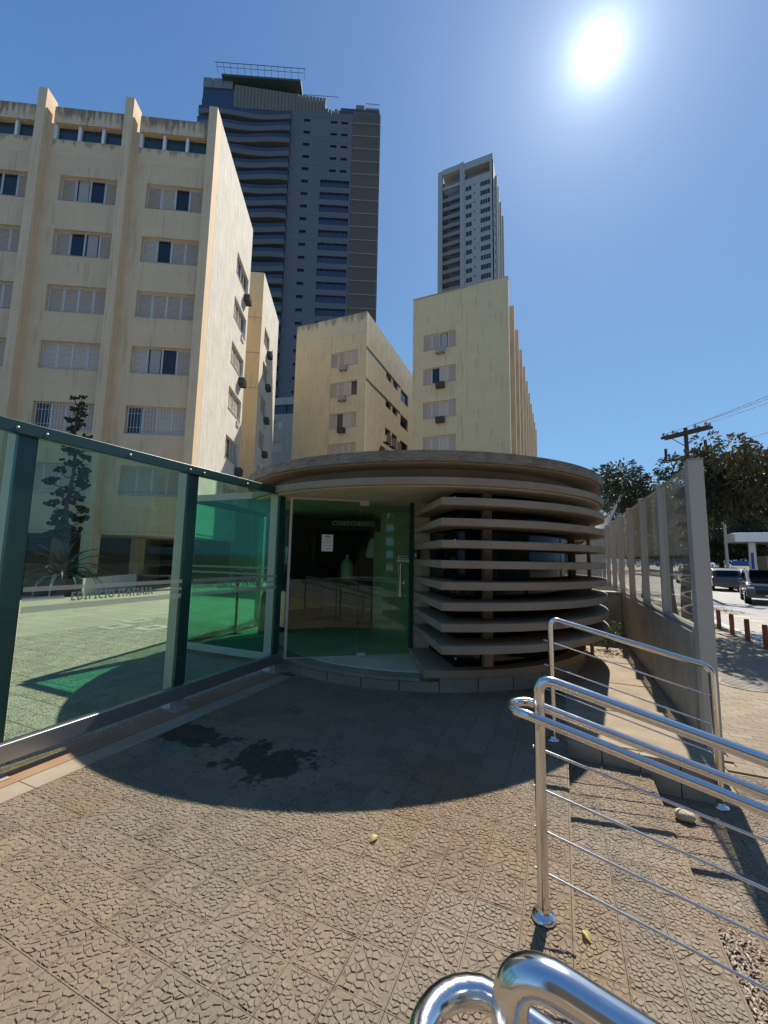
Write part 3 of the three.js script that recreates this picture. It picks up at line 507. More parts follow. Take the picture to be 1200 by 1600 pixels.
stairRail(0.64, 'stainless stair rail with double looped handrail at the steps end away from the guardhouse', 0.03);
{
  const r = thing('stair_rail', 'slim stainless rail with three rods beside the guardhouse end of the steps', 'handrail', at(3.99, 0), 0, 'stainless rails on the steps');
  const x0 = -0.10, x1 = 1.05, yT = (x) => 1.035 + slope * (x + 0.10);
  part('top_rail', tube([[x0, 0, 0], [x0, yT(x0), 0], [x1, yT(x1), 0], [x1, -0.26, 0]], 0.0235, 0.07, 18), M.steel, r);
  for (const y of [0.83, 0.62, 0.41]) part('wire_rod', tube([[x0 - 0.06, y + 0.012, 0], [x1 - 0.01, y + slope * 1.05 * (x1 - x0), 0]], 0.006, 0.01, 8), M.wire, r);
  for (const [x, y] of [[x0, 0.002], [x1, -0.26]]) part('base_flange', (() => { const g = new THREE.LatheGeometry([[0.001, 0], [0.05, 0], [0.052, 0.006], [0.045, 0.016], [0.0255, 0.022], [0.025, 0.04]].map((p) => new THREE.Vector2(...p)), 24); g.translate(x, y, 0); return metreUV(g); })(), M.steel, r);
}

// ---------------------------------------------------------------- street fence on its low wall
{
  const f = thing('street_fence', 'clear glass street fence with slim posts on a low grey wall', 'fence'), X = 1.17;
  const fpost = mat([0.46, 0.42, 0.35], 0.6), posts = []; for (let u = 5.93; u < 46; u += 1.27) posts.push(u);
  let prev = 4.70;
  posts.forEach((u, i) => {
    part('wall_panel', rbx(X - 0.075, X + 0.075, -0.42, 0.915, -u + 0.004, -prev - 0.004, 0.006), M.wallPaint, f);
    part('sill', rbx(X - 0.05, X + 0.05, 0.916, 0.955, -u + 0.03, -prev - 0.03, 0.004), M.greyStucco, f);
    part('glass_panel', bx(X - 0.004, X + 0.004, 0.956, 2.47, -u + 0.035, -prev - 0.035), M.glassClear, f);
    part('head_rail', bx(X - 0.012, X + 0.012, 2.471, 2.495, -u + 0.035, -prev - 0.035), M.greyStucco, f);
    part('post', [rbx(X - 0.05, X + 0.04, 0.917, 2.52, -u - 0.028, -u - 0.004, 0.004), rbx(X - 0.05, X + 0.04, 0.917, 2.52, -u + 0.004, -u + 0.028, 0.004)], fpost, f);
    prev = u;
  });
  const e = thing('end_post', 'tall off-white square steel post that closes the street fence', 'post', at(4.63, 1.185));
  part('shaft', rbx(-0.062, 0.062, -0.30, 2.52, -0.07, 0.07, 0.008), mat([0.50, 0.455, 0.38], 0.6, { specularIntensity: 0.5 }), e);
  part('cap_plate', bx(-0.064, 0.064, 2.521, 2.53, -0.072, 0.072), M.greyStucco, e);
  const w = thing('low_wall', 'dark low wall with pale coping across the end of the walk', 'wall', at(9.35, 0));
  part('wall', rbx(-0.9, 1.09, -0.4, 0.90, -0.12, 0, 0.01), M.wallPaint, w); part('coping', rbx(-0.9, 1.09, 0.901, 0.95, -0.30, 0.02, 0.01), M.wallPaint, w);
}
// ---------------------------------------------------------------- windows with roller shutters
const WW = 2.62, WH = 1.30, PW = WW / 4;
const frameGeo = join([bx(0, WW, 0, 0.05, -0.06, 0.02), bx(0, WW, WH - 0.05, WH, -0.06, 0.02), bx(0, 0.05, 0.05, WH - 0.05, -0.06, 0.02), bx(WW - 0.05, WW, 0.05, WH - 0.05, -0.06, 0.02), bx(WW / 2 - 0.03, WW / 2 + 0.03, 0.05, WH - 0.05, -0.06, 0.01)]);
const shutterFrameGeo = join([bx(0.006, 0.05, 0.055, WH - 0.055, -0.045, -0.006), bx(PW - 0.05, PW - 0.006, 0.055, WH - 0.055, -0.045, -0.006), bx(0.05, PW - 0.05, 0.055, 0.09, -0.045, -0.006), bx(0.05, PW - 0.05, WH - 0.09, WH - 0.055, -0.045, -0.006)]);
const shutterGeo = join([...Array.from({ length: 20 }, (_, k) => { const g = bx(0.05, PW - 0.05, -0.004, 0.004, -0.028, 0.028); g.rotateX(1.18); g.translate(0, 0.085 + k * 0.0595, -0.03); return g; })]);
const paneGeo = bx(0.03, PW - 0.03, 0.055, WH - 0.055, -0.052, -0.046);
const stileGeo = join([bx(0.005, 0.035, 0.055, WH - 0.055, -0.05, -0.02), bx(PW - 0.035, PW - 0.005, 0.055, WH - 0.055, -0.05, -0.02)]);
const sillGeo = rbx(-0.05, WW + 0.05, -0.05, -0.001, -0.05, 0.16, 0.006);
const backGeo = bx(0.02, WW - 0.02, 0.02, WH - 0.02, -0.20, -0.19);
const barGeo = join([...Array.from({ length: 19 }, (_, k) => bx(0.06 + k * (WW - 0.12) / 18 - 0.006, 0.06 + k * (WW - 0.12) / 18 + 0.006, 0, WH, 0.06, 0.072)), bx(0, WW, 0.3, 0.312, 0.073, 0.08), bx(0, WW, 0.95, 0.962, 0.073, 0.08)]);
function addWindow(parent, x, y, z, ry, pattern, opt = {}) { // x,y: left lower corner in the wall's own plane
  const w = part('window', frameGeo, M.alu, parent), c = Math.cos(ry), s = Math.sin(ry);
  w.rotation.y = ry; w.position.set(x, y, z); w.scale.x = opt.sx ?? 1;
  [...pattern].forEach((k, i) => {
    if (k === 's' || k === 'w') { part('shutter', shutterGeo, k === 's' ? M.shutter : M.shutterB, w).position.x = i * PW; part('shutter_frame', shutterFrameGeo, M.alu, w).position.x = i * PW; }
    else { part('pane', paneGeo, k === 't' ? M.tealPane : M.darkPane, w).position.x = i * PW; part('stile', stileGeo, M.alu, w).position.x = i * PW; if (k === 'c') { const q = part('curtain', bx(0.1, PW - 0.1, 0.1, WH - 0.06, -0.045, -0.04), M.curtain, w); q.position.x = i * PW; } }
  });
  part('backing', backGeo, M.interior, w);
  part('sill', sillGeo, opt.sill ?? M.greyStucco, w);
  if (opt.bars) part('security_bars', barGeo, M.bars, w);
  return w;
}
const NTH = ['topmost', 'second highest', 'third highest', 'fourth highest', 'fifth highest', 'sixth highest'];
const acGeo = join([rbx(-0.33, 0.33, -0.21, 0.21, -0.1, 0.34, 0.02), ...Array.from({ length: 7 }, (_, k) => bx(-0.28, 0.28, -0.16 + k * 0.048, -0.14 + k * 0.048, 0.341, 0.35))]);
function addAC(building, x, y, z, ry, pale, label, group) { // a box unit hung under a window, placed in the building's own frame
  building.updateMatrixWorld(true);
  const p = building.localToWorld(new THREE.Vector3(x, y, z));
  const a = thing('air_conditioner', label, 'air conditioner', p.toArray(), building.rotation.y + ry, group);
  part('housing', acGeo, pale ? M.acPale : M.acBody, a);
  part('bracket', [bx(-0.3, -0.26, -0.25, -0.211, -0.1, 0.3), bx(0.26, 0.3, -0.25, -0.211, -0.1, 0.3)], M.black, a);
}
const wallMesh = (parent, geo, m, x, y, z, ry) => { const w = part('wall', geo, m, parent); w.position.set(x, y, z); w.rotation.y = ry; return w; };
const TOPS = [19.44, 16.64, 13.84, 11.10, 8.22, 5.42];

// ---------------------------------------------------------------- cream block on the left
{
  const L = 16.6, b = thing('apartment_building', 'cream apartment block with tall ribs and six rows of shuttered windows behind the glass fence', 'building', at(13.07, -15.14), 28.7 * D2R);
  const bays = [0, 1, 2, 3], holes = [], X0 = (k) => -3.22 - 3.95 * k, ribs = [-0.2, -4.12, -8.07, -12.02, -15.97];
  for (const k of bays) { for (const t of TOPS) holes.push([X0(k), X0(k) + WW + 0.03, t - WH, t]); holes.push([X0(k) - 0.52, X0(k) + 2.77, 21.32, 22.12]); }
  wallMesh(b, wallSheet(-L, -0.01, 2.47, 22.13 + 0.02, holes.map(([p, q, r, s]) => s > 22 ? [p, q, r, 22.13] : [p, q, r, s]), 0.3), M.cream, 0, 0, 0, 0);
  for (const k of bays) {
    const xl = X0(k) - 0.53, xr = X0(k) + 2.78;
    const pb = part('parapet_beam', bx(xl, xr, 22.151, 23.0, -0.28, 0.06), M.creamMold, b); { const q = pb.geometry.attributes.uv, p = pb.geometry.attributes.position; for (let i = 0; i < q.count; i++) q.setXY(i, p.getX(i), (p.getY(i) - 22.15) * 0.9 / 0.85); }
    const rn = part('stained_band', bx(xl, xr, 20.45, 21.315, 0.002, 0.005), M.creamRun, b); { const q = rn.geometry.attributes.uv, p = rn.geometry.attributes.position; for (let i = 0; i < q.count; i++) q.setXY(i, p.getX(i) + 1.3, (p.getY(i) - 20.45) * 0.9 / 0.865); }
    for (const j of [0, 1, 2]) part('clerestory_pane', bx(xl + 0.03 + j * 1.09, xl + 1.06 + j * 1.09, 21.33, 22.11, -0.2, -0.18), M.tealPane, b);
    for (const j of [0, 1, 2]) part('clerestory_post', rbx(xl + 0.0 + j * 1.09, xl + 0.13 + j * 1.09, 21.325, 22.12, -0.17, -0.02, 0.01), M.white, b);
  }
  for (const x of ribs) part('rib', rbx(x - 0.2, x + 0.2, 0, 23.55, -0.28, 0.42, 0.012), M.cream, b);
  const pat = [['swgs', 'scgs', 'sggs'], ['wgss', 'sgcs', 'gsss'], ['ssss', 'ssss', 'ssss'], ['wcgs', 'wwww', 'ssss'], ['gsww', 'gsss', 'ssss'], ['ssss', 'ssss', 'ssss']];
  TOPS.forEach((t, r) => bays.forEach((k) => addWindow(b, X0(k) + 0.015, t - WH, -0.16, 0, pat[r][Math.min(2, k)], { bars: r === 4 })));
  // end wall in the sun, one window and one cooler per floor
  const D = 7.15, eh = TOPS.map((t) => [4.15, 4.15 + WW + 0.03, t - WH + 0.1, t + 0.1]);
  wallMesh(b, wallSheet(0.285, D, 2.47, 23.5, eh, 0.3), M.creamRoughSunlit, 0.0, 0, 0, Math.PI / 2).position.set(0, 0, 0);
  TOPS.forEach((t, r) => { addWindow(b, -0.13, t - WH + 0.1, -4.165, Math.PI / 2, ['wgsg', 'swwg', 'swws', 'swww', 'ttss', 'ssss'][r]); });
  [[0, -6.3, 0], [2, -6.2, 0], [4, -6.5, 0]].forEach(([r, z]) => addAC(b, 0.02, TOPS[r] - WH - 0.28, z, Math.PI / 2, false, `cooler box under the ${NTH[r]} window on the sunlit end wall of the ribbed block`, 'coolers on the sunlit end wall'));
  [[1, -6.1], [3, -6.2]].forEach(([r, z]) => { const q = part('wall_vent', bx(0.002, 0.05, TOPS[r] - WH - 0.42, TOPS[r] - WH - 0.1, z - 0.3, z + 0.25), M.acPale, b); });
  part('end_beam', rbx(-0.302, -0.005, 22.9, 23.52, -0.282, -0.27, 0.001), M.creamRoughSunlit, b);
  // inside of the block, roof, and the open ground floor on columns
  part('core', bx(-L, -0.31, 2.5, 20.4, -D, -0.45), M.interior, b);
  part('back_wall', bx(-L, -0.31, 2.47, 22.4, -D - 0.2, -D - 0.001), M.cream, b);
  part('roof', bx(-L, -0.31, 22.2, 22.4, -D + 0.001, -0.46), M.greyStucco, b);
  part('floor_slab', bx(-L, -0.02, 2.32, 2.465, -D - 0.2, -0.02), M.cream, b);
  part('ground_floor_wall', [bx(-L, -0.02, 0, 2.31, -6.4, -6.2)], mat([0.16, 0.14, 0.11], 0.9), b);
  part('ground_floor_window', bx(-2.6, -1.5, 0.8, 1.9, -6.195, -6.15), M.darkPane, b); part('ground_floor_door', bx(-3.9, -3.0, 0, 2.1, -6.195, -6.15), M.black, b);
  for (const x of [-4.1, -8.05]) part('column', rbx(x - 0.25, x + 0.25, 0, 2.31, -4.2, -3.7, 0.01), M.cream, b);
  // sitting recess seen under the block
  const bench = thing('bench', 'low dark bench in the shade under the cream block', 'bench', at(14.2, -18.6), 28.7 * D2R);
  part('seat', rbx(-1, 1, 0.4, 0.46, -0.22, 0.22, 0.01), M.greyStucco, bench); part('leg', rbx(-0.8, -0.7, 0, 0.399, -0.2, 0.2, 0.005), M.concrete, bench); part('leg', rbx(0.7, 0.8, 0, 0.399, -0.2, 0.2, 0.005), M.concrete, bench);
}
// ---------------------------------------------------------------- the next block of the same row
{
  const b = thing('apartment_building', 'narrow yellow and cream apartment block half hidden behind the ribbed cream block', 'building', at(22.65, -20.35), 28.7 * D2R);
  const D = 6.6, eh = [19.5, 16.7, 13.95, 11.15, 8.35].map((t) => [1.15, 3.15, t - WH, t]);
  wallMesh(b, wallSheet(-4, 0, 0, 23.2, [], 0.3), M.creamYellow, 0, 0, 0, 0);
  wallMesh(b, wallSheet(0.301, D, 0, 23.2, eh, 0.3), M.creamRoughSunlit, 0, 0, 0, Math.PI / 2);
  part('core', bx(-4, -0.35, 0, 22.6, -D, -0.31), M.interior, b);
  for (const y of [19.5, 16.7, 13.94]) part('groove_strip', bx(-4, 0.012, y - 0.03, y + 0.03, 0.001, 0.02), M.greyStucco, b);
  [19.5, 16.7, 13.95, 11.15, 8.35].forEach((t, r) => { addWindow(b, -0.13, t - WH, -1.16, Math.PI / 2, ['ggws', 'swws', 'ssws', 'ssss', 'gsss'][r], { sx: 0.755 }); addAC(b, 0.02, t - WH - 0.3, -2.7, Math.PI / 2, false, `dark cooler box under the ${NTH[r]} window of the half hidden yellow block`, 'coolers on the half hidden block'); });
}
// ---------------------------------------------------------------- low far block between the towers
{
  const b = thing('apartment_building', 'small far grey-beige block seen in the gap beneath the dark tower', 'building', at(42.0, -34.5), 12 * D2R);
  const holes = [[-1.6, 1.05, 18.2, 19.5], [-1.6, 1.05, 15.2, 16.5], [-1.6, 1.05, 12.2, 13.5], [-6, 4, 20.3, 21.6]];
  wallMesh(b, wallSheet(-8, 5, 0, 22.6, holes, 0.3), M.greyStucco, 0, 0, 0, 0);
  for (const t of [19.5, 16.5, 13.5]) addWindow(b, -1.585, t - WH, -0.12, 0, t > 19 ? 'wtcw' : 'ssss');
  for (const x of [-6, -3.5, -1, 1.5]) part('clerestory_pane', bx(x + 0.1, x + 2.4, 20.31, 21.59, -0.2, -0.18), M.tealPane, b);
  part('core', bx(-8, 5, 0, 22.2, -8, -0.31), M.interior, b);
}
// ---------------------------------------------------------------- yellow-cream block in the middle
{
  const b = thing('apartment_building', 'yellow-cream apartment block with rain streaks and a shaded side wall, left of the wider block', 'building', at(29.75, -14.95), 2 * D2R);
  const W = 7.25, tops = [19.65, 16.85, 14.0, 11.27, 8.5], holes = tops.map((t) => [-3.45, -0.80, t - WH, t]);
  const streak = moldTex(0.8, 0.9, 171, 7.25, 6);
  const mW = M.creamYellow;
  wallMesh(b, wallSheet(-W, 0, 2, 23.0, holes, 0.3), mW, 0, 0, 0, 0);
  const sheet = part('stained_band', bx(-W + 0.01, -0.02, 21.2, 23.0, 0.002, 0.005), mat([0.70, 0.575, 0.355], 0.9, { map: moldTex(0.75, 0.55, 177, 9.1, 1.8) }), b); { const q = sheet.geometry.attributes.uv, p = sheet.geometry.attributes.position; for (let i = 0; i < q.count; i++) q.setXY(i, p.getX(i) + 9, p.getY(i) - 21.21); }
  part('rib', bx(-3.52, -3.46, 2, 21.19, 0.001, 0.025), M.creamYellow, b);
  tops.forEach((t, r) => { addWindow(b, -3.435, t - WH, -0.12, 0, ['ssww', 'sswg', 'sgws', 'ssss', 'ssss'][r]); if (r < 3) addAC(b, -2.15, t - WH - 0.3, 0.05, 0, r !== 2, `${r === 2 ? 'dark' : 'pale'} small cooler box under the ${NTH[r]} window of the streaked yellow-cream block`, 'coolers on the streaked block'); });
  const sh = []; for (const t of [19.7, 16.87, 14.04]) sh.push([4.75, 6.2, t - 0.75, t], [6.6, 8.1, t - 0.75, t], [9.1, 11.6, t - WH, t]);
  wallMesh(b, wallSheet(0.301, 14, 2, 22.98, sh, 0.3), mat([0.74, 0.595, 0.345], 0.92, { map: roughStuccoTex, bumpMap: roughStuccoBump, bumpScale: 0.012 }), 0, 0, 0, Math.PI / 2).rotation.y = Math.PI / 2;
  for (const [a, c, y0, y1] of sh) part('pane', bx(-0.2, -0.18, y0, y1, -c, -a), M.darkPane, b);
  for (const y of [19.75, 16.9]) part('groove_strip', bx(0.001, 0.03, y, y + 0.12, -9, -0.05), M.greyStucco, b);
  for (const k of [0, 1, 2]) part('railing', [bx(0.05, 0.5, 12.3, 12.35, -5.2 - k * 1.5, -4.0 - k * 1.5), bx(0.46, 0.5, 12.36, 13.2, -5.2 - k * 1.5, -4.0 - k * 1.5)], mat([0.06, 0.03, 0.025], 0.8), b);
  part('core', bx(-W, -0.31, 2, 22.7, -14, -0.31), M.interior, b);
}
// ---------------------------------------------------------------- wide cream block with the row of ribs
{
  const b = thing('apartment_building', 'wide cream apartment block above the guardhouse with a saw-tooth row of ribs', 'building', at(29.5, -3.05), 0);
  const W = 7.55, tops = [19.44, 16.6, 13.8, 11.0, 8.2], holes = tops.map((t) => [-6.62, -3.97, t - WH, t]);
  wallMesh(b, wallSheet(-W, -3.05, 2, 22.75, holes, 0.3), M.creamYellow, 0, 0, 0, 0);
  wallMesh(b, wallSheet(-3.05, 0, 2, 22.75, [], 0.3), M.creamYellow, 0, 0, 0.06, 0);
  tops.forEach((t, r) => { addWindow(b, -6.605, t - WH, -0.12, 0, ['sscs', 'sgws', 'ssws', 'ssws', 'ssss'][r]); if (r < 3) addAC(b, -5.2, t - WH - 0.3, 0.05, 0, r === 0, r === 2 ? 'dark cooler box under the third highest window of the wide cream block' : `cooler box under the ${NTH[r]} window of the wide cream block`, 'coolers on the wide cream block'); });
  part('coping', rbx(-W - 0.02, 0.02, 22.751, 22.80, -0.4, 0.08, 0.01), M.greyStucco, b);
  const side = []; for (let k = 0; k < 10; k++) for (const t of tops) side.push([1.0 + 3.95 * k, 3.4 + 3.95 * k, t - WH, t]);
  wallMesh(b, wallSheet(0.0, 40.6, 2, 22.3, side, 0.3), M.cream, -0.5, 0, -0.31, Math.PI / 2);
  part('side_panes', bx(-0.72, -0.70, 6, 20, -40.5, -0.6), M.darkPane, b);
  for (let k = 0; k < 11; k++) { const z = k === 0 ? 0 : -(3.9 * k); part('rib', k === 0 ? bx(-0.5, 0, 2, 22.75, -0.35, -0.301 + 0.06) : rbx(-0.52, 0.05, 2, 22.75, z - 0.2, z + 0.2, 0.015), M.cream, b); }
  part('core', bx(-W, -0.82, 2, 22.5, -40, -0.31), M.interior, b);
}
// ---------------------------------------------------------------- dark glass tower
{
  const b = thing('tower', 'tall dark blue-grey tower with balcony bands and a helipad on its roof', 'building', at(74.88, -35.47), 26.4 * D2R);
  const S = -16.82; // the fitted origin lies 16.82 m left of this corner
  const glass = mat([0.040, 0.055, 0.095], 0.15), slab = mat([0.125, 0.125, 0.125], 0.7), panel = mat([0.14, 0.138, 0.143], 0.75), screen = mat([0.19, 0.157, 0.12], 0.85), line = mat([0.30, 0.265, 0.22], 0.8);
  part('core', bx(-41, -0.2, 0, 103, -26, -0.4), glass, b);
  part('side_wall', bx(-0.19, 0, 0, 102, -26, -0.3), panel, b);
  // curved balcony bands, left bay
  const bandL = -41, bandR = S - 3.6; const wave = (k) => { const p = []; const n = 26; for (let i = 0; i <= n; i++) { const t = i / n; p.push([bandL + (bandR - bandL) * t, -(0.7 + 0.35 * Math.sin(t * Math.PI * 2.2 + k * 0.9))]); } return p; };
  for (let k = 0; k < 27; k++) {
    const y = 99.9 - k * 3.1, w = wave(k % 3), poly = [...w, [bandR, 0.4], [bandL, 0.4]];
    const o = part('balcony', planPrism(poly, y, y + 1.25), slab, b); part('balustrade', planPrism([...w.map(([x, z]) => [x, z - 0.02]), ...w.slice().reverse().map(([x, z]) => [x, z + 0.02])], y + 1.27, y + 2.1), glass, o);
  }
  part('core_top', bx(bandL, bandR, 99.9 + 1.26, 105.4, -24, -0.6), glass, b);
  // panelled middle bay with openings that are set back
  const mh = []; for (let k = 0; k < 26; k++) { mh.push([S - 0.75, S + 0.75, 100.5 - k * 3.1, 101.3 - k * 3.1]); if (k < 5) mh.push([S + 5.4, S + 6.9, 100.5 - k * 3.1, 101.2 - k * 3.1], [S + 7.8, S + 9.3, 100.5 - k * 3.1, 101.2 - k * 3.1]); else mh.push([S + 3.5, S + 10.05, 84.3 - (k - 5) * 3.1, 86.1 - (k - 5) * 3.1]); }
  part('panel_wall', (() => { const g = wallSheet(S - 3.6, S + 10.45, 0, 102.9, mh, 0.2); return g; })(), panel, b);
  for (let k = 0; k < 21; k++) { part('mullion', [1, 2, 3].map((j) => bx(S + 3.5 + j * 1.63 - 0.04, S + 3.5 + j * 1.63 + 0.04, 84.31 - k * 3.1, 86.09 - k * 3.1, -0.3, -0.2)), slab, b); }
  for (let k = 0; k < 16; k++) part('joint_line', bx(S - 3.59, S + 10.44, 101.9 - k * 6.2, 101.96 - k * 6.2, 0.001, 0.02), slab, b);
  // brown screened bay on the right, one blade frame per floor
  part('screen_back', bx(S + 10.46, 0, 0, 103.8, -0.5, -0.28), screen, b);
  for (let k = 0; k < 30; k++) { const y = 100.8 - k * 3.25; const o = part('floor_line', bx(S + 10.47, -0.02, y, y + 0.18, -0.27, 0.18), line, b); part('screen_panel', Array.from({ length: 16 }, (_, j) => bx(S + 10.6 + j * 0.39, S + 10.82 + j * 0.39, y + 0.2, y + 3.2, -0.2, 0.02)), screen, o); }
  // roof storeys
  for (let j = 0; j < 27; j++) part('roof_screen_board', bx(S - 17 + j * 0.78, S - 17 + j * 0.78 + 0.7, 103.4, 107.6 + (26 - j) * 0.07, -1.0, -0.5), screen, b);
  part('roof_storey', bx(S - 17, S + 3.9, 103, 107.4, -20, -1.1), mat([0.05, 0.048, 0.045], 0.9), b);
  for (let j = 0; j < 3; j++) part('roof_panel', bx(-41 + j * 2.25, -41 + j * 2.25 + 2.15, 108.4, 110.9, -6, -0.6), mat([0.20, 0.195, 0.19], 0.8), b);
  part('roof_storey', bx(-41, S - 17.1, 105.41, 108.39, -10, -0.8), glass, b);
  for (let j = 0; j < 9; j++) part('roof_screen_board', bx(S + 4 + j * 0.72, S + 4.65 + j * 0.72, 102.95, 104.9 - (j % 3) * 0.3, -1.2, -0.45), screen, b);
  part('roof_storey', bx(S + 7.5, -0.3, 103.9, 105.2, -8, -0.4), mat([0.07, 0.07, 0.075], 0.8), b);
  part('roof_box', bx(S + 11, S + 13, 105.25, 107.3, -5, -1.2), mat([0.2, 0.19, 0.18], 0.85), b); part('roof_box', bx(S + 13.2, -0.4, 105.25, 106.2, -5, -0.8), mat([0.22, 0.21, 0.2], 0.85), b); part('roof_box', bx(S - 0.2, S + 3.4, 107.5, 108.6, -7, -3), screen, b);
  const railDark = mat([0.03, 0.035, 0.04], 0.95);
  const heli = part('helipad', bx(S - 19.8, S - 1.8, 110.4, 110.9, -16, 0.4), mat([0.05, 0.09, 0.09], 0.8), b);
  part('helipad_support', bx(S - 18, S - 3, 107.45, 110.39, -14, -2.5), mat([0.045, 0.07, 0.07], 0.8), b);
  part('helipad_railing', [bx(S - 21, S - 0.6, 112.2, 112.28, 1.5, 1.58), bx(S - 20.5, S - 1.1, 111.6, 111.66, 1.1, 1.16), ...Array.from({ length: 14 }, (_, k) => { const g = bx(-0.04, 0.04, -0.9, 0.9, -0.04, 0.04); g.rotateX(0.6); g.translate(S - 20.6 + k * 1.52, 111.5, 1.0); return g; })], railDark, heli);
  part('roof_railing', [bx(S - 1.2, S + 7, 108.3, 108.36, -0.7, -0.62), bx(S + 13.3, -0.3, 107.1, 107.16, -0.7, -0.62), ...Array.from({ length: 8 }, (_, k) => bx(S + 13.4 + k * 0.45, S + 13.44 + k * 0.45, 106.2, 107.1, -0.7, -0.66))], railDark, b);
}
// ---------------------------------------------------------------- pale grey tower
{
  const b = thing('tower', 'pale grey tower with rows of square windows rising behind the wide cream block', 'building', at(111.2, -15.3), 0);
  const wallM = mat([0.47, 0.44, 0.39], 0.85, { map: stuccoTex }), pane = mat([0.03, 0.035, 0.042], 0.15), W = 16.8;
  const holes = [], rows = 15, frames = [];
  for (let k = 0; k < rows; k++) { const y = 114.3 - 3.0 * k; holes.push([-8.15, -6.4, y - 1.5, y], [-3.75, -0.95, y - 1.55, y]); if (k !== 11) holes.push([-5.75, -5.3, y - 0.2, y + 0.25]); }
  holes.push([-8.35, -0.95, 116.8, 120.3]);
  part('wall', wallSheet(-8.6, 0, 0, 122.6, holes, 0.4), wallM, b);
  part('pilaster', bx(-9.9, -8.61, 0, 123.0, -0.6, 0.25), wallM, b); part('pilaster', bx(-W, -15.4, 0, 122.4, -0.6, 0.25), wallM, b);
  part('lintel', bx(-15.39, -9.91, 121.0, 122.9, -0.6, 0.1), wallM, b); part('loggia_wall', bx(-15.39, -9.91, 115.8, 116.6, -0.6, 0.1), wallM, b);
  part('recess_back', bx(-15.39, -9.91, 0, 120.9, -2.6, -2.4), mat([0.28, 0.265, 0.24], 0.9), b);
  for (let k = 0; k < rows; k++) { // stacked balconies in the recess, window frames to the right
    const y = 114.5 - 3.0 * k, o = part('balcony', bx(-15.38, -9.92, y - 2.9, y - 1.7, -0.5, 0.0), mat([0.26, 0.245, 0.22], 0.9), b);
    part('balcony_glass', bx(-13.4, -10.1, y - 1.6, y, -2.39, -2.3), pane, o); part('balcony_glass', bx(-15.3, -13.9, y - 1.69, y - 0.2, -1.8, -1.7), pane, o);
    part('planter_box', rbx(-15.2 + hash(k, 2, 3), -14.2 + hash(k, 2, 3), y - 1.69, y - 0.9, -0.4, 0.3, 0.05), mat([0.05, 0.05, 0.05], 0.9), o);
    const w1 = part('window', bx(-8.14, -6.41, y - 1.69, y - 0.21, -0.12, -0.09), pane, b), w2 = part('window', bx(-3.74, -0.96, y - 1.74, y - 0.21, -0.12, -0.09), pane, b);
    part('mullion', [bx(-7.3, -7.22, y - 1.69, y - 0.21, -0.085, -0.04)], wallM, w1); part('mullion', [1, 2, 3].map((j) => bx(-3.74 + j * 0.695 - 0.03, -3.74 + j * 0.695 + 0.03, y - 1.74, y - 0.21, -0.085, -0.04)), k % 3 === 2 ? M.white : wallM, w2);
  }
  part('loggia_ceiling', bx(-15.38, -0.05, 120.95, 121.1, -2.6, -0.65), wallM, b); part('loggia_floor', bx(-8.5, -0.9, 116.5, 116.69, -2.4, -0.41), wallM, b); part('loggia_ceiling', bx(-8.5, -0.9, 120.31, 120.6, -2.4, -0.41), wallM, b);
  part('loggia_back', bx(-8.4, -0.9, 116.7, 120.4, -2.6, -2.4), mat([0.3, 0.28, 0.25], 0.9), b);
  part('core', bx(-W, -0.05, 0, 120.9, -22, -2.7), mat([0.06, 0.06, 0.06], 0.9), b);
  const sh = []; for (let k = 0; k < rows; k++) { const y = 114.3 - 3 * k; sh.push([2, 4, y - 1.5, y], [6, 7.5, y - 1.5, y], [10, 14, y - 1.6, y], [16, 19, y - 1.5, y]); }
  const sw = part('side_wall', wallSheet(0, 21.9, 0, 120.5, sh, 0.3), wallM, b); sw.rotation.y = Math.PI / 2;
  part('side_panes', bx(-0.4, -0.36, 60, 118, -21, -1), pane, b);
  for (const z of [-5, -9, -15, -21]) part('side_pilaster', bx(0.001, 0.5, 0, 119.5, z - 0.3, z + 0.3), wallM, b);
}
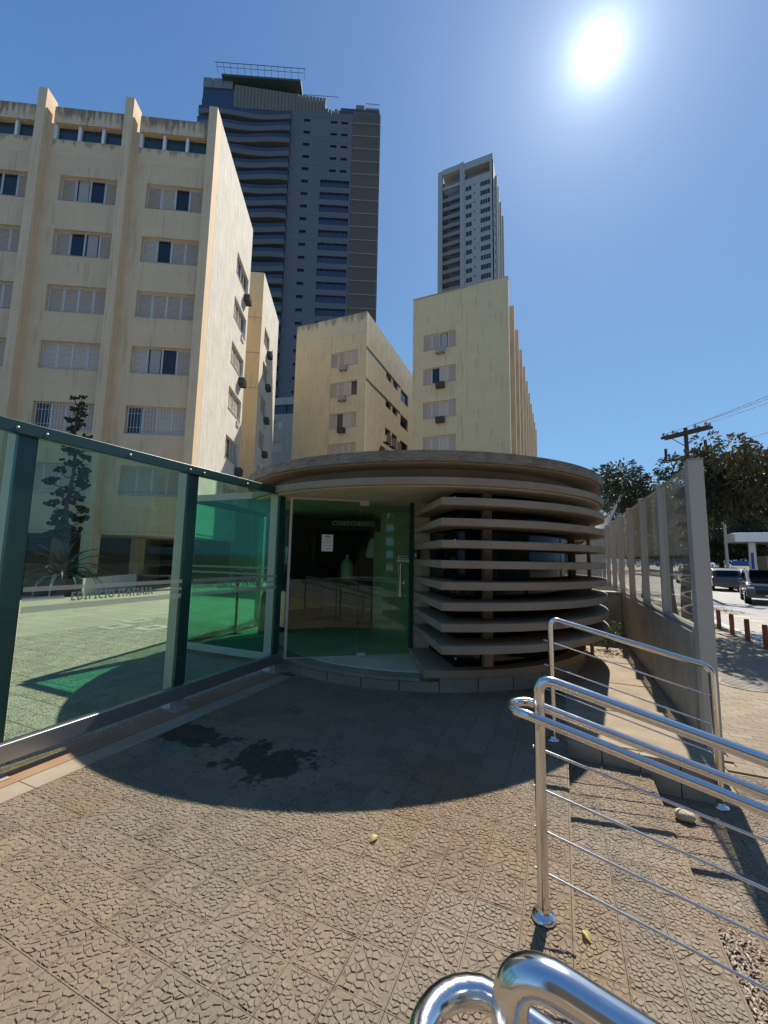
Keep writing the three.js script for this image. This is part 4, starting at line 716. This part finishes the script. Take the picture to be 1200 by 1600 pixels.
// ---------------------------------------------------------------- trees
const leafMats = {
  green: mat([0.065, 0.10, 0.03], 0.6, { transmission: 0.4, thickness: 0 }), deep: mat([0.028, 0.046, 0.018], 0.65, { transmission: 0.15, thickness: 0 }),
  brown: mat([0.15, 0.085, 0.04], 0.7, { transmission: 0.3, thickness: 0 }), olive: mat([0.085, 0.085, 0.03], 0.7, { transmission: 0.25, thickness: 0 }),
};
function leafCloud(clumps, count, size, R, droop = 0.3) { // many folded leaves scattered through the clumps
  const pos = [], t = new THREE.Vector3(), side = new THREE.Vector3(), n = new THREE.Vector3();
  for (const [cx, cy, cz, r] of clumps) for (let i = 0; i < count; i++) {
    const a = R() * 6.2832, z = R() * 2 - 1, q = Math.sqrt(1 - z * z), rr = r * (0.35 + 0.65 * Math.cbrt(R()));
    const dx = q * Math.cos(a), dy = z, dz = q * Math.sin(a), px = cx + dx * rr, py = cy + dy * rr * 0.72, pz = cz + dz * rr;
    t.set(dx + (R() - 0.5), dy - droop + (R() - 0.5) * 0.8, dz + (R() - 0.5)).normalize(); n.set(R() - 0.5, R() * 0.8, R() - 0.5); side.crossVectors(t, n).normalize();
    const L = size * (0.7 + R() * 0.6), w = L * 0.2; n.crossVectors(side, t).multiplyScalar(w * 0.5);
    const A = [px, py, pz], B = [px + t.x * L, py + t.y * L - L * 0.1, pz + t.z * L], m = [px + t.x * L * 0.5, py + t.y * L * 0.5, pz + t.z * L * 0.5];
    const P = [m[0] + side.x * w + n.x, m[1] + side.y * w + n.y, m[2] + side.z * w + n.z], Q = [m[0] - side.x * w + n.x, m[1] - side.y * w + n.y, m[2] - side.z * w + n.z];
    pos.push(...A, ...P, ...B, ...A, ...B, ...Q);
  }
  const g = new THREE.BufferGeometry(); g.setAttribute('position', new THREE.Float32BufferAttribute(pos, 3)); g.computeVertexNormals(); return metreUV(g);
}
function tree(u, v, y0, o, label, group) {
  const R = rng(o.seed), t = thing('tree', label, 'tree', at(u, v, y0), R() * 6, group), limbs = [], clumps = [];
  const top = o.fork, lean = o.lean ?? 0.15;
  const trunk = []; for (let k = 0; k <= 8; k++) trunk.push(new THREE.Vector3(Math.sin(k * 0.5 + o.seed) * lean * k / 8, top * k / 8, Math.cos(k * 0.6 + o.seed) * lean * k / 8));
  limbs.push(sweep(trunk, trunk.map((_, k) => o.r * (1.25 - 0.45 * k / 8) * (k === 0 ? 1.25 : 1)), 12));
  const base = trunk[8];
  for (let i = 0; i < o.limbs; i++) {
    const a = i / o.limbs * 6.2832 + R() * 0.8, len = o.spread * (0.7 + 0.4 * R()), rise = o.rise * (0.5 + 0.7 * R()), p = [];
    for (let k = 0; k <= 6; k++) { const s = k / 6; p.push(new THREE.Vector3(base.x + Math.cos(a) * len * s + (R() - 0.5) * 0.12 * k, base.y - 0.1 + rise * Math.pow(s, 0.85) + (R() - 0.5) * 0.1 * k, base.z + Math.sin(a) * len * s + (R() - 0.5) * 0.12 * k)); }
    limbs.push(sweep(p, p.map((_, k) => o.r * 0.55 * (1 - 0.8 * k / 6)), 8));
    for (let j = 2; j <= 6; j++) for (let m = 0; m < (o.twigs ?? 2); m++) {
      const b = a + (R() - 0.5) * 2.4, l2 = o.spread * (0.25 + 0.3 * R()), e = p[j].clone().add(new THREE.Vector3(Math.cos(b) * l2, o.rise * (0.05 + 0.35 * R()), Math.sin(b) * l2)), mid = p[j].clone().lerp(e, 0.5).add(new THREE.Vector3((R() - 0.5) * 0.2, 0.08, (R() - 0.5) * 0.2));
      limbs.push(sweep([p[j], mid, e], [o.r * 0.22, o.r * 0.14, o.r * 0.05], 5));
      if (R() < (o.leafy ?? 1)) clumps.push([e.x, e.y, e.z, o.clump * (0.7 + 0.6 * R())]);
    }
    clumps.push([p[6].x, p[6].y, p[6].z, o.clump]);
  }
  part('trunk', limbs, M.bark, t);
  part('crown', leafCloud(clumps, o.leaves, o.leaf, R, o.droop), leafMats[o.mat], t);
  if (o.mat2) part('crown', leafCloud(clumps.filter((_, i) => i % 2), Math.round(o.leaves * 0.5), o.leaf, R, o.droop), leafMats[o.mat2], t);
  return t;
}
const near = { seed: 5, fork: 2.6, r: 0.13, limbs: 6, spread: 2.0, rise: 1.9, clump: 0.52, leaves: 115, leaf: 0.145, mat: 'green', mat2: 'deep', droop: 0.5 };
tree(16.4, 3.35, -0.26, near, 'green leafy street tree behind the glass street fence', 'street trees');
tree(13.4, 3.1, -0.26, { ...near, seed: 9, fork: 2.9, r: 0.11, spread: 1.5, rise: 1.1, clump: 0.42, leaves: 84, leafy: 0.75, mat: 'deep', mat2: 'olive' }, 'slim dark street tree seen through the last glass pane of the street fence', 'street trees');
tree(12.2, 4.55, -0.4, { ...near, seed: 21, fork: 3.0, r: 0.09, spread: 1.35, rise: 1.7, clump: 0.36, leaves: 80, leafy: 0.75, twigs: 3, mat: 'olive', mat2: 'brown' }, 'rust-brown tree with bare lower branches beside the kerb bollards', 'street trees');
tree(25, 4.0, -0.26, { ...near, seed: 33, fork: 2.2, spread: 2.2, clump: 0.7, leaves: 70 }, 'dense green street tree farther down the street fence', 'street trees');
tree(33, 3.9, -0.26, { ...near, seed: 37, fork: 2.2, spread: 2.3, clump: 0.8, leaves: 60, mat: 'deep' }, 'dark rounded tree far down the street fence', 'street trees');
const far = { seed: 41, fork: 3, r: 0.35, limbs: 7, spread: 5.2, rise: 5.4, clump: 1.7, leaves: 190, leaf: 0.42, mat: 'deep', mat2: 'green', droop: 0.3 };
tree(84, 24.5, -0.3, far, 'large dark evergreen beyond the road, left of the filling station', 'trees across the road');
tree(92, 33.0, -0.3, { ...far, seed: 43, fork: 4 }, 'big dark spreading tree behind the filling station canopy', 'trees across the road');
tree(78, 18.5, -0.3, { ...far, seed: 45, fork: 2.4, rise: 4.2 }, 'broad dark tree at the far bend of the road', 'trees across the road');
tree(80, 30.0, -0.3, { ...far, seed: 47, fork: 3.4 }, 'distant dark tree at the right end of the far tree line', 'trees across the road');
tree(85, 9.5, -0.3, { ...far, seed: 49, rise: 3.6, mat2: 'olive' }, 'distant low tree at the end of the street', 'trees across the road');
const belt = { ...far, fork: 1.2, r: 0.3, rise: 4.6, spread: 5.5, clump: 2.0, leaves: 120, leaf: 0.55 };
[[104, 9, 61, 'low dense tree at the vanishing point of the street'], [108, 18, 62, 'low dense tree in the far belt, next to the street end'], [104, 27, 63, 'low dense tree in the far belt behind the filling station'], [100, 36, 64, 'low dense tree in the far belt right of the filling station'], [98, 46, 65, 'low dense tree ending the far belt']].forEach(([u, v, seed, l]) => tree(u, v, -0.4, { ...belt, seed }, l, 'far belt of trees'));
// trees across the street behind the viewer, mirrored in the door glass
tree(-6, 17.5, -0.28, { ...far, seed: 51, spread: 3.2, rise: 3.6, clump: 1.1, leaves: 120, leaf: 0.35 }, 'leafy tree across the road opposite the steps', 'trees across the road');
tree(-17, 17.2, -0.28, { ...far, seed: 55, spread: 3.4, rise: 4.6, clump: 1.3, leaves: 120, leaf: 0.35 }, 'leafy dark tree across the road in front of the corner house', 'trees across the road');
tree(2.5, 18.5, -0.28, { ...far, seed: 53, spread: 3.4, rise: 4.0, clump: 1.2, leaves: 120, leaf: 0.35, mat: 'green' }, 'leafy green tree across the road opposite the guardhouse', 'trees across the road');

// ---------------------------------------------------------------- planter with a flowering agave
{
  const p = thing('planter', 'low planter box faced with pale slabs and filled with grass in the forecourt', 'planter', at(8.9, -15.35), 28.7 * D2R);
  part('wall', rbx(-9, -0.001, 0, 0.60, -0.15, 0, 0.01), mat([0.10, 0.10, 0.09], 0.8, { map: concreteTex }), p);
  part('wall', rbx(-9, -0.2, 0, 0.60, -3.6, -3.45, 0.01), mat([0.10, 0.10, 0.09], 0.8), p);
  for (let k = 0; k < 10; k++) part('facing_slab', rbx(-0.12, 0.03, 0, 0.62, -0.36 - k * 0.36, -0.015 - k * 0.36, 0.008), mat([0.55 + 0.06 * hash(k, 3, 1), 0.56, 0.53], 0.5), p);
  part('soil', bx(-9, -0.13, 0.1, 0.56, -3.44, -0.16), M.soil, p);
  const R = rng(61), pos = []; for (let i = 0; i < 9000; i++) { const x = -0.2 - R() * 8.6, z = -0.22 - R() * 3.1, a = R() * 6.28, h = 0.05 + R() * 0.09; pos.push(x, 0.56, z, x + Math.cos(a) * 0.012, 0.56, z + Math.sin(a) * 0.012, x + (R() - 0.5) * 0.06, 0.56 + h, z + (R() - 0.5) * 0.06); }
  const g = new THREE.BufferGeometry(); g.setAttribute('position', new THREE.Float32BufferAttribute(pos, 3)); g.computeVertexNormals();
  part('grass', metreUV(g), mat([0.14, 0.19, 0.05], 0.8), p).userData = { kind: 'stuff' };
}
{
  const a = thing('agave', 'agave with a rosette of blue-green blades and a tall branched flower stalk in the planter', 'plant', at(8.78, -16.39, 0.55)), R = rng(71);
  const blade = mat([0.06, 0.095, 0.07], 0.55), pale = mat([0.36, 0.40, 0.33], 0.6);
  for (let k = 0; k < 46; k++) {
    const az = k * 2.399, tilt = 0.15 + 1.15 * Math.pow((k + 1) / 46, 0.8), L = 1.15 + 0.5 * R(), w = 0.085 + 0.025 * R(), pos = [], n = 9, ring = [];
    for (let i = 0; i <= n; i++) { const s = i / n, bend = tilt + s * s * 0.75 * (0.4 + k / 46), r = L * s, x = Math.sin(bend) * r, y = Math.cos(bend) * r + 0.08, ww = w * Math.sin(Math.PI * Math.min(1, 0.18 + s * 0.82)) * (1 - s * 0.55) + 0.004; ring.push([[x, y, -ww], [x - 0.03 * Math.cos(bend) * (1 - s), y - 0.03, 0], [x, y, ww], [x - 0.012, y - 0.055 * (1 - s), 0]]); }
    for (let i = 0; i < n; i++) for (let q = 0; q < 4; q++) { const A = ring[i][q], B = ring[i][(q + 1) % 4], C = ring[i + 1][(q + 1) % 4], D = ring[i + 1][q]; pos.push(...A, ...B, ...C, ...A, ...C, ...D); }
    const g = new THREE.BufferGeometry(); g.setAttribute('position', new THREE.Float32BufferAttribute(pos, 3)); g.computeVertexNormals(); g.rotateY(az);
    const lowFront = k > 38 && Math.sin(az) < 0.5; part('leaf', metreUV(g), lowFront ? pale : blade, a);
  }
  const H = 6.6, st = []; for (let k = 0; k <= 12; k++) st.push(new THREE.Vector3(0.05 * Math.sin(k), H * k / 12, 0.04 * Math.cos(k * 1.3)));
  part('stalk', sweep(st, st.map((_, k) => 0.085 * (1 - 0.8 * k / 12) + 0.012), 10), mat([0.08, 0.075, 0.04], 0.8), a);
  const bloom = mat([0.028, 0.03, 0.018], 0.9);
  for (let k = 0; k < 40; k++) {
    const s = k / 39, y = 1.25 + s * 5.3, r = (s < 0.3 ? 0.42 + 1.3 * s : 0.82 * (1 - (s - 0.3) * 1.22)) * 0.66 * (0.65 + 0.5 * R()) + 0.04, az = k * 2.2 + R(), ex = Math.cos(az) * r, ez = Math.sin(az) * r, ey = y + 0.12 + 0.1 * R();
    const br = part('flower_branch', sweep([new THREE.Vector3(0, y, 0), new THREE.Vector3(ex * 0.6, y + 0.02, ez * 0.6), new THREE.Vector3(ex, ey, ez)], [0.024, 0.018, 0.012], 6), bloom, a);
    const cr = 0.12 + 0.12 * (1 - s); const gs = []; for (let q = 0; q < 16; q++) gs.push(ball(ex + (R() - 0.5) * cr * 1.9, ey + 0.02 + (R() - 0.3) * cr * 1.1, ez + (R() - 0.5) * cr * 1.9, cr * 0.34, cr * 0.3, cr * 0.34, 7, 5));
    part('flower_cluster', gs, bloom, br);
  }
}

// ---------------------------------------------------------------- street furniture
for (let k = 0; k < 5; k++) { const b = thing('bollard', 'rusty orange steel bollard at the kerb', 'bollard', at(11.55 + k * 0.95, 4.03, -0.26), 0, 'orange bollards along the kerb'); part('tube', cyl(0, 0, 0.5, 0, 0.05, 0.05, 16), M.bollard, b); part('cap', ball(0, 0.5, 0, 0.05, 0.012, 0.05), M.bollard, b); }
{
  const p = thing('utility_pole', 'dark utility pole with three crossarms and insulators above the street trees', 'utility pole', at(33, 8.15, -0.4), -0.75);
  const H = 11.2; part('mast', cyl(0, 0, H, 0, 0.17, 0.12, 14), M.poleWood, p);
  for (const [y, z] of [[H - 0.35, 0.2], [H - 0.35, -0.2], [H - 2.1, 0.2]]) {
    const c = part('crossarm', rbx(-1.5, 1.5, y - 0.09, y + 0.09, z - 0.09, z + 0.09, 0.01), M.poleWood, p);
    for (const x of [-1.35, -0.7, 0.7, 1.35]) part('insulator', (() => { const g = new THREE.LatheGeometry([[0.001, 0], [0.03, 0], [0.03, 0.06], [0.09, 0.08], [0.09, 0.13], [0.05, 0.14], [0.09, 0.17], [0.07, 0.24], [0.001, 0.27]].map((q) => new THREE.Vector2(...q)), 12); g.translate(x, y + 0.09, z); return metreUV(g); })(), M.greyStucco, c);
  }
  part('brace', [tube([[-1.0, H - 0.4, 0.12], [0, H - 1.3, 0.12]], 0.025), tube([[1.0, H - 0.4, 0.12], [0, H - 1.3, 0.12]], 0.025)], M.poleWood, p);
  part('fuse', [rbx(1.2, 1.35, H - 1.95, H - 1.2, 0.2, 0.32, 0.02), rbx(-1.3, -1.15, H - 1.95, H - 1.2, 0.2, 0.32, 0.02)], M.poleWood, p);
  const ring = new THREE.TorusGeometry(0.32, 0.05, 8, 18); ring.translate(1.9, H - 2.4, 0.2); part('cable_loop', metreUV(ring), M.black, p);
  for (const [x, y, z] of [[1.35, H + 0.02, -0.2], [-1.35, H + 0.02, -0.2], [1.35, H - 1.75, 0.2], [0.7, H + 0.02, 0.2]]) { // wires that run on to the next pole
    const q = []; for (let k = 0; k <= 14; k++) { const s = k / 14; q.push(new THREE.Vector3(x + 26 * s, y - 1.6 * 4 * s * (1 - s) * 0.5, z + 14 * s)); } part('wire', sweep(q, q.map(() => 0.016), 5), M.black, p);
  }
  for (const [u, v, h, l] of [[46, 13.8, 9, 'pale concrete lamp pole left of the filling station totem'], [55, 14.2, 9, 'thin distant lamp pole before the dark trees']]) { const q = thing('street_lamp', l, 'street lamp', at(u, v, -0.3)); part('mast', cyl(0, 0, h, 0, 0.13, 0.08, 10), M.poleConcrete, q); part('arm', tube([[0, h - 0.1, 0], [-0.9, h + 0.3, 0], [-1.6, h + 0.3, 0]], 0.04, 0.3, 8), M.poleConcrete, q); part('lamp_head', rbx(-2.2, -1.55, h + 0.24, h + 0.36, -0.12, 0.12, 0.03), M.greyStucco, q); part('wire', Array.from({ length: 3 }, (_, k) => { const w = []; for (let j = 0; j <= 8; j++) { const s = j / 8; w.push(new THREE.Vector3(-9 * s, h * 0.62 + k * 0.5 - 1.0 * s * (1 - s) * 2, 6 * s)); } return sweep(w, w.map(() => 0.02), 4); }), M.greyStucco, q); }
}
{ // filling station across the road
  const s = thing('filling_station', 'white filling station canopy on two columns with a red and blue fascia', 'filling station', at(71, 24.6, -0.3), -0.05);
  part('canopy', rbx(-3.0, 11, 4.8, 6.0, -6, 3, 0.08), M.white, s); part('canopy_soffit', bx(-2.9, 10.8, 4.74, 4.795, -5.8, 2.8), M.greyStucco, s);
  part('column', rbx(-1.2, -0.5, 0, 4.73, 1.0, 1.5, 0.03), M.white, s); part('column', rbx(5.5, 6, 0, 4.73, 1.0, 1.5, 0.03), M.white, s);
  part('column_stripe', bx(-1.1, -0.8, 1.2, 3.4, 1.501, 1.52), mat([0.03, 0.06, 0.2], 0.5), s);
  part('fascia', rbx(0.5, 9, 2.6, 4.2, 2.4, 2.6, 0.03), mat([0.02, 0.04, 0.13], 0.5), s); part('fascia_stripe', bx(0.7, 9, 3.2, 3.75, 2.601, 2.62), mat([0.5, 0.02, 0.03], 0.5), s);
  part('kiosk', rbx(0.8, 8, 0, 3.0, -3, 0.5, 0.05), mat([0.5, 0.46, 0.34], 0.8), s); part('kiosk_door', bx(2.2, 3.2, 0, 2.1, 0.501, 0.53), mat([0.16, 0.05, 0.035], 0.6), s); part('sign_board', rbx(-3.2, -1.4, 1.6, 2.3, 1.6, 1.7, 0.02), mat([0.03, 0.09, 0.3], 0.5), s);
  for (const x of [2.0, 4.0]) part('fuel_pump', rbx(x, x + 0.6, 0, 1.7, 1.2, 1.6, 0.05), M.white, s);
  const w = single('retaining_wall', rbx(12.4, 12.7, -0.4, 0.55, -75, -31, 0.03), M.wallPaint, 'long low grey wall along the far side of the road', 'wall');
  const a = thing('awning', 'pale slanted awning panel on brackets above the far part of the street fence', 'awning', at(14, 1.24, 2.4));
  part('roof_panel', (() => { const g = rbx(0, 1.46, -0.02, 0.02, -9, 0, 0.008); g.rotateZ(1.13); return g; })(), mat([0.5, 0.49, 0.46], 0.6), a);
  for (const z of [-0.1, -3, -6, -8.9]) part('bracket', tube([[0.02, 0.0, z], [0.30, 0.05, z], [0.45, 0.80, z]], 0.02, 0.1, 8), M.greyStucco, a);
}
// houses across the street behind the viewer, mirrored in the door glass
for (const [u, v, turn, w, rows, m, label] of [[-14, 26, -1.1, 9, 4, M.creamYellow, 'pale four-storey house across the road opposite the steps'], [4, 30, -1.5, 8, 3, M.greyStucco, 'grey three-storey house across the road opposite the guardhouse'], [-26, 8, -0.3, 10, 5, M.cream, 'cream five-storey house behind the plaza'], [-27, 22, -0.75, 8, 4, M.greyStucco, 'grey four-storey corner house across the road']]) {
  const b = thing('apartment_building', label, 'building', at(u, v, -0.3), turn), cols = [-w + 1.5, -w / 2 + 0.6, 0.8, w / 2 + 0.4];
  wallMesh(b, wallSheet(-w, w, 0, rows * 3 + 1, Array.from({ length: rows }, (_, r) => cols.map((x) => [x, x + WW + 0.03, 1.4 + r * 3, 2.7 + r * 3])).flat(), 0.3), m, 0, 0, 0, 0);
  for (let r = 0; r < rows; r++) for (const x of cols) addWindow(b, x + 0.015, 1.4 + r * 3, -0.14, 0, 'sgss');
  part('core', bx(-w, w, 0, rows * 3 + 0.8, -8, -0.31), M.interior, b);
}

// ---------------------------------------------------------------- cars
function car(u, v, turn, body, label) {
  const c = thing('car', label, 'car', at(u, v, -0.4), turn, 'cars on the road'), W = 0.90;
  const paint = mat(body, 0.25, { clearcoat: 1, clearcoatRoughness: 0.05 });
  part('body', [sideProfile([[-2.2, 0.32], [-2.2, 0.75], [-2.1, 0.92], [-1.2, 1.05], [1.9, 1.05], [2.12, 0.95], [2.18, 0.6], [2.15, 0.32]], -W, W, 0.07), sideProfile([[-1.15, 1.03], [-0.35, 1.58], [0.1, 1.65], [1.3, 1.62], [1.75, 1.45], [2.0, 1.03]], -W + 0.1, W - 0.1, 0.06)], paint, c);
  part('windscreen', (() => { const g = bx(-0.66, 0.66, -0.42, 0.42, -0.01, 0.01); g.rotateX(0.97 - Math.PI / 2 + 0.0); g.rotateX(-0.02); g.translate(0, 1.32, -0.78); return g; })(), M.nightGlass, c);
  part('rear_window', (() => { const g = bx(-0.6, 0.6, -0.2, 0.2, -0.01, 0.01); g.rotateX(-0.5); g.translate(0, 1.3, 1.92); return g; })(), M.nightGlass, c);
  for (const s of [-1, 1]) { const x = s * (W - 0.1); part('side_window', sideProfile([[-0.85, 1.1], [-0.3, 1.5], [0.3, 1.55], [0.32, 1.1]], x - 0.012, x + 0.012), M.nightGlass, c); part('side_window', sideProfile([[0.4, 1.1], [0.38, 1.55], [1.2, 1.54], [1.6, 1.4], [1.75, 1.1]], x - 0.012, x + 0.012), M.nightGlass, c);
    part('headlight', rbx(s * 0.75 - 0.16, s * 0.75 + 0.12, 0.74, 0.86, -2.2, -2.08, 0.03), M.lampGlass, c); part('tail_light', rbx(s * 0.75 - 0.12, s * 0.75 + 0.12, 0.85, 0.98, 2.06, 2.16, 0.03), M.redLamp, c); part('mirror', rbx(s * 1.0 - 0.1, s * 1.0 + 0.1, 1.05, 1.2, -0.78, -0.66, 0.04), paint, c);
    for (const z of [-1.35, 1.3]) { const t = (() => { const g = new THREE.CylinderGeometry(0.36, 0.36, 0.24, 24); g.rotateZ(Math.PI / 2); g.translate(s * (W - 0.09), 0.36, z); return metreUV(g); })(); const w = part('wheel', t, M.tyre, c); const r = new THREE.CylinderGeometry(0.23, 0.23, 0.25, 18); r.rotateZ(Math.PI / 2); r.translate(s * (W - 0.085), 0.36, z); part('rim', metreUV(r), M.rim, w); }
  }
  part('grille', rbx(-0.55, 0.55, 0.5, 0.72, -2.215, -2.19, 0.01), M.black, c); part('number_plate', bx(-0.22, 0.22, 0.4, 0.5, -2.23, -2.216), M.paper, c);
  part('roof_rail', [tube([[-0.7, 1.66, -0.3], [-0.7, 1.71, -0.2], [-0.7, 1.71, 1.1], [-0.7, 1.64, 1.2]], 0.02), tube([[0.7, 1.66, -0.3], [0.7, 1.71, -0.2], [0.7, 1.71, 1.1], [0.7, 1.64, 1.2]], 0.02)], M.black, c);
}
car(27.5, 9.75, Math.PI - 0.25, [0.035, 0.045, 0.055], 'dark grey off-road car driving towards the bollards on the sunlit road');
car(38.5, 11.1, -0.1, [0.03, 0.03, 0.032], 'black car with pale roof farther up the road by the low grey wall');
car(47, 11.2, -0.1, [0.10, 0.10, 0.11], 'grey car in the distance behind the black car');

// ---------------------------------------------------------------- small things lying about
{
  const stone = (() => { const g = new THREE.IcosahedronGeometry(0.055, 3), p = g.attributes.position; for (let i = 0; i < p.count; i++) { const x = p.getX(i), y = p.getY(i), z = p.getZ(i), k = 0.78 + 0.42 * fbm(x * 30 + 5, y * 30 + z * 22, 301, 3); p.setXYZ(i, x * k * 1.15, Math.max(-0.03, y * k * 0.72), z * k); } g.computeVertexNormals(); g.translate(0.76, -0.226, -3.69); return metreUV(g); })();
  single('stone', stone, mat([0.56, 0.50, 0.36], 0.9, { map: dustTex }), 'pale loose stone lying on the lower level by the shadow of the end post', 'stone');
  const leaf = (L, w, curl, seed) => { const n = 8, pos = [], R = rng(seed), row = []; for (let i = 0; i <= n; i++) { const s = i / n, ww = w * Math.sin(Math.PI * Math.pow(s, 0.8)) + 0.0005, y = curl * Math.sin(Math.PI * s) + 0.002; row.push([[s * L - L / 2, y + ww * 0.5, -ww], [s * L - L / 2, y, 0], [s * L - L / 2, y + ww * 0.45, ww]]); } for (let i = 0; i < n; i++) for (let q = 0; q < 2; q++) { const A = row[i][q], B = row[i][q + 1], C = row[i + 1][q + 1], D = row[i + 1][q]; pos.push(...A, ...B, ...C, ...A, ...C, ...D); } const g = new THREE.BufferGeometry(); g.setAttribute('position', new THREE.Float32BufferAttribute(pos, 3)); g.computeVertexNormals(); return metreUV(g); };
  const yellow = mat([0.50, 0.42, 0.12], 0.6, { transmission: 0.2, thickness: 0 });
  for (const [u, v, y, r, label] of [[2.2, -0.98, 0.006, 1.2, 'small yellow leaf lying on the sunlit plaza tiles'], [2.22, 0.06, -0.124, 2.2, 'small yellow leaf lying on the step below the middle rail']]) { const o = single('fallen_leaf', leaf(0.06, 0.014, 0.012, 3), yellow, label, 'leaf'); o.position.set(v, y, -u); o.rotation.y = r; }
  const R = rng(91), dry = [mat([0.42, 0.37, 0.29], 0.85), mat([0.27, 0.21, 0.15], 0.85)];
  dry.forEach((m, k) => { // heap of dry leaves in the corner of the lower step
    const im = new THREE.InstancedMesh(leaf(0.045, 0.008, 0.008, 7), m, 800); im.name = numbered('dry_leaf_litter'); im.userData = { kind: 'stuff', label: k ? 'darker dry leaves swept along the lower step' : 'pale dry leaves swept along the lower step', category: 'leaf litter' };
    for (let i = 0; i < 800; i++) { const u = 1.5 + R() * 1.2, sp = 0.0 + 0.17 * R() * R(), q = new THREE.Quaternion().setFromEuler(new THREE.Euler((R() - 0.5) * 0.9, R() * 6.28, (R() - 0.5) * 0.9)); im.setMatrixAt(i, new THREE.Matrix4().compose(new THREE.Vector3(0.66 + sp, -0.252 + 0.02 * R(), -u), q, new THREE.Vector3(1, 1, 1).multiplyScalar(0.28 + R() * 0.5))); }
    im.castShadow = im.receiveShadow = true; scene.add(im);
  });
  const w = thing('weed', 'small green weed growing beside the guardhouse at the foot of the street fence', 'plant', at(8.35, 0.72)); const stems = [], cl = [];
  for (let k = 0; k < 9; k++) { const a = k * 0.9, h = 0.15 + 0.35 * R(), e = new THREE.Vector3(Math.cos(a) * 0.2 * R() * 2, h, Math.sin(a) * 0.25); stems.push(sweep([new THREE.Vector3(0, 0, 0), e.clone().multiplyScalar(0.55).setY(h * 0.7), e], [0.006, 0.004, 0.002], 5)); cl.push([e.x, e.y, e.z, 0.09], [e.x * 0.6, e.y * 0.6, e.z * 0.6, 0.08]); }
  part('stem', stems, leafMats.green, w); part('foliage', leafCloud(cl, 14, 0.07, R, 0.1), mat([0.12, 0.19, 0.06], 0.6, { transmission: 0.3, thickness: 0 }), w);
  const mh = thing('manhole_cover', 'round ribbed manhole cover in the sunlit pavement', 'manhole cover', at(8.0, 2.5, -0.259)); part('ring', (() => { const g = new THREE.CylinderGeometry(0.36, 0.36, 0.012, 40, 1); g.translate(0, 0.006, 0); return metreUV(g); })(), M.concrete, mh); for (let k = 0; k < 7; k++) part('rib', bx(-0.3 + 0.03 * Math.abs(k - 3), 0.3 - 0.03 * Math.abs(k - 3), 0.0125, 0.018, -0.26 + k * 0.085, -0.23 + k * 0.085), M.concrete, mh);
}
renderer.render(scene, camera);
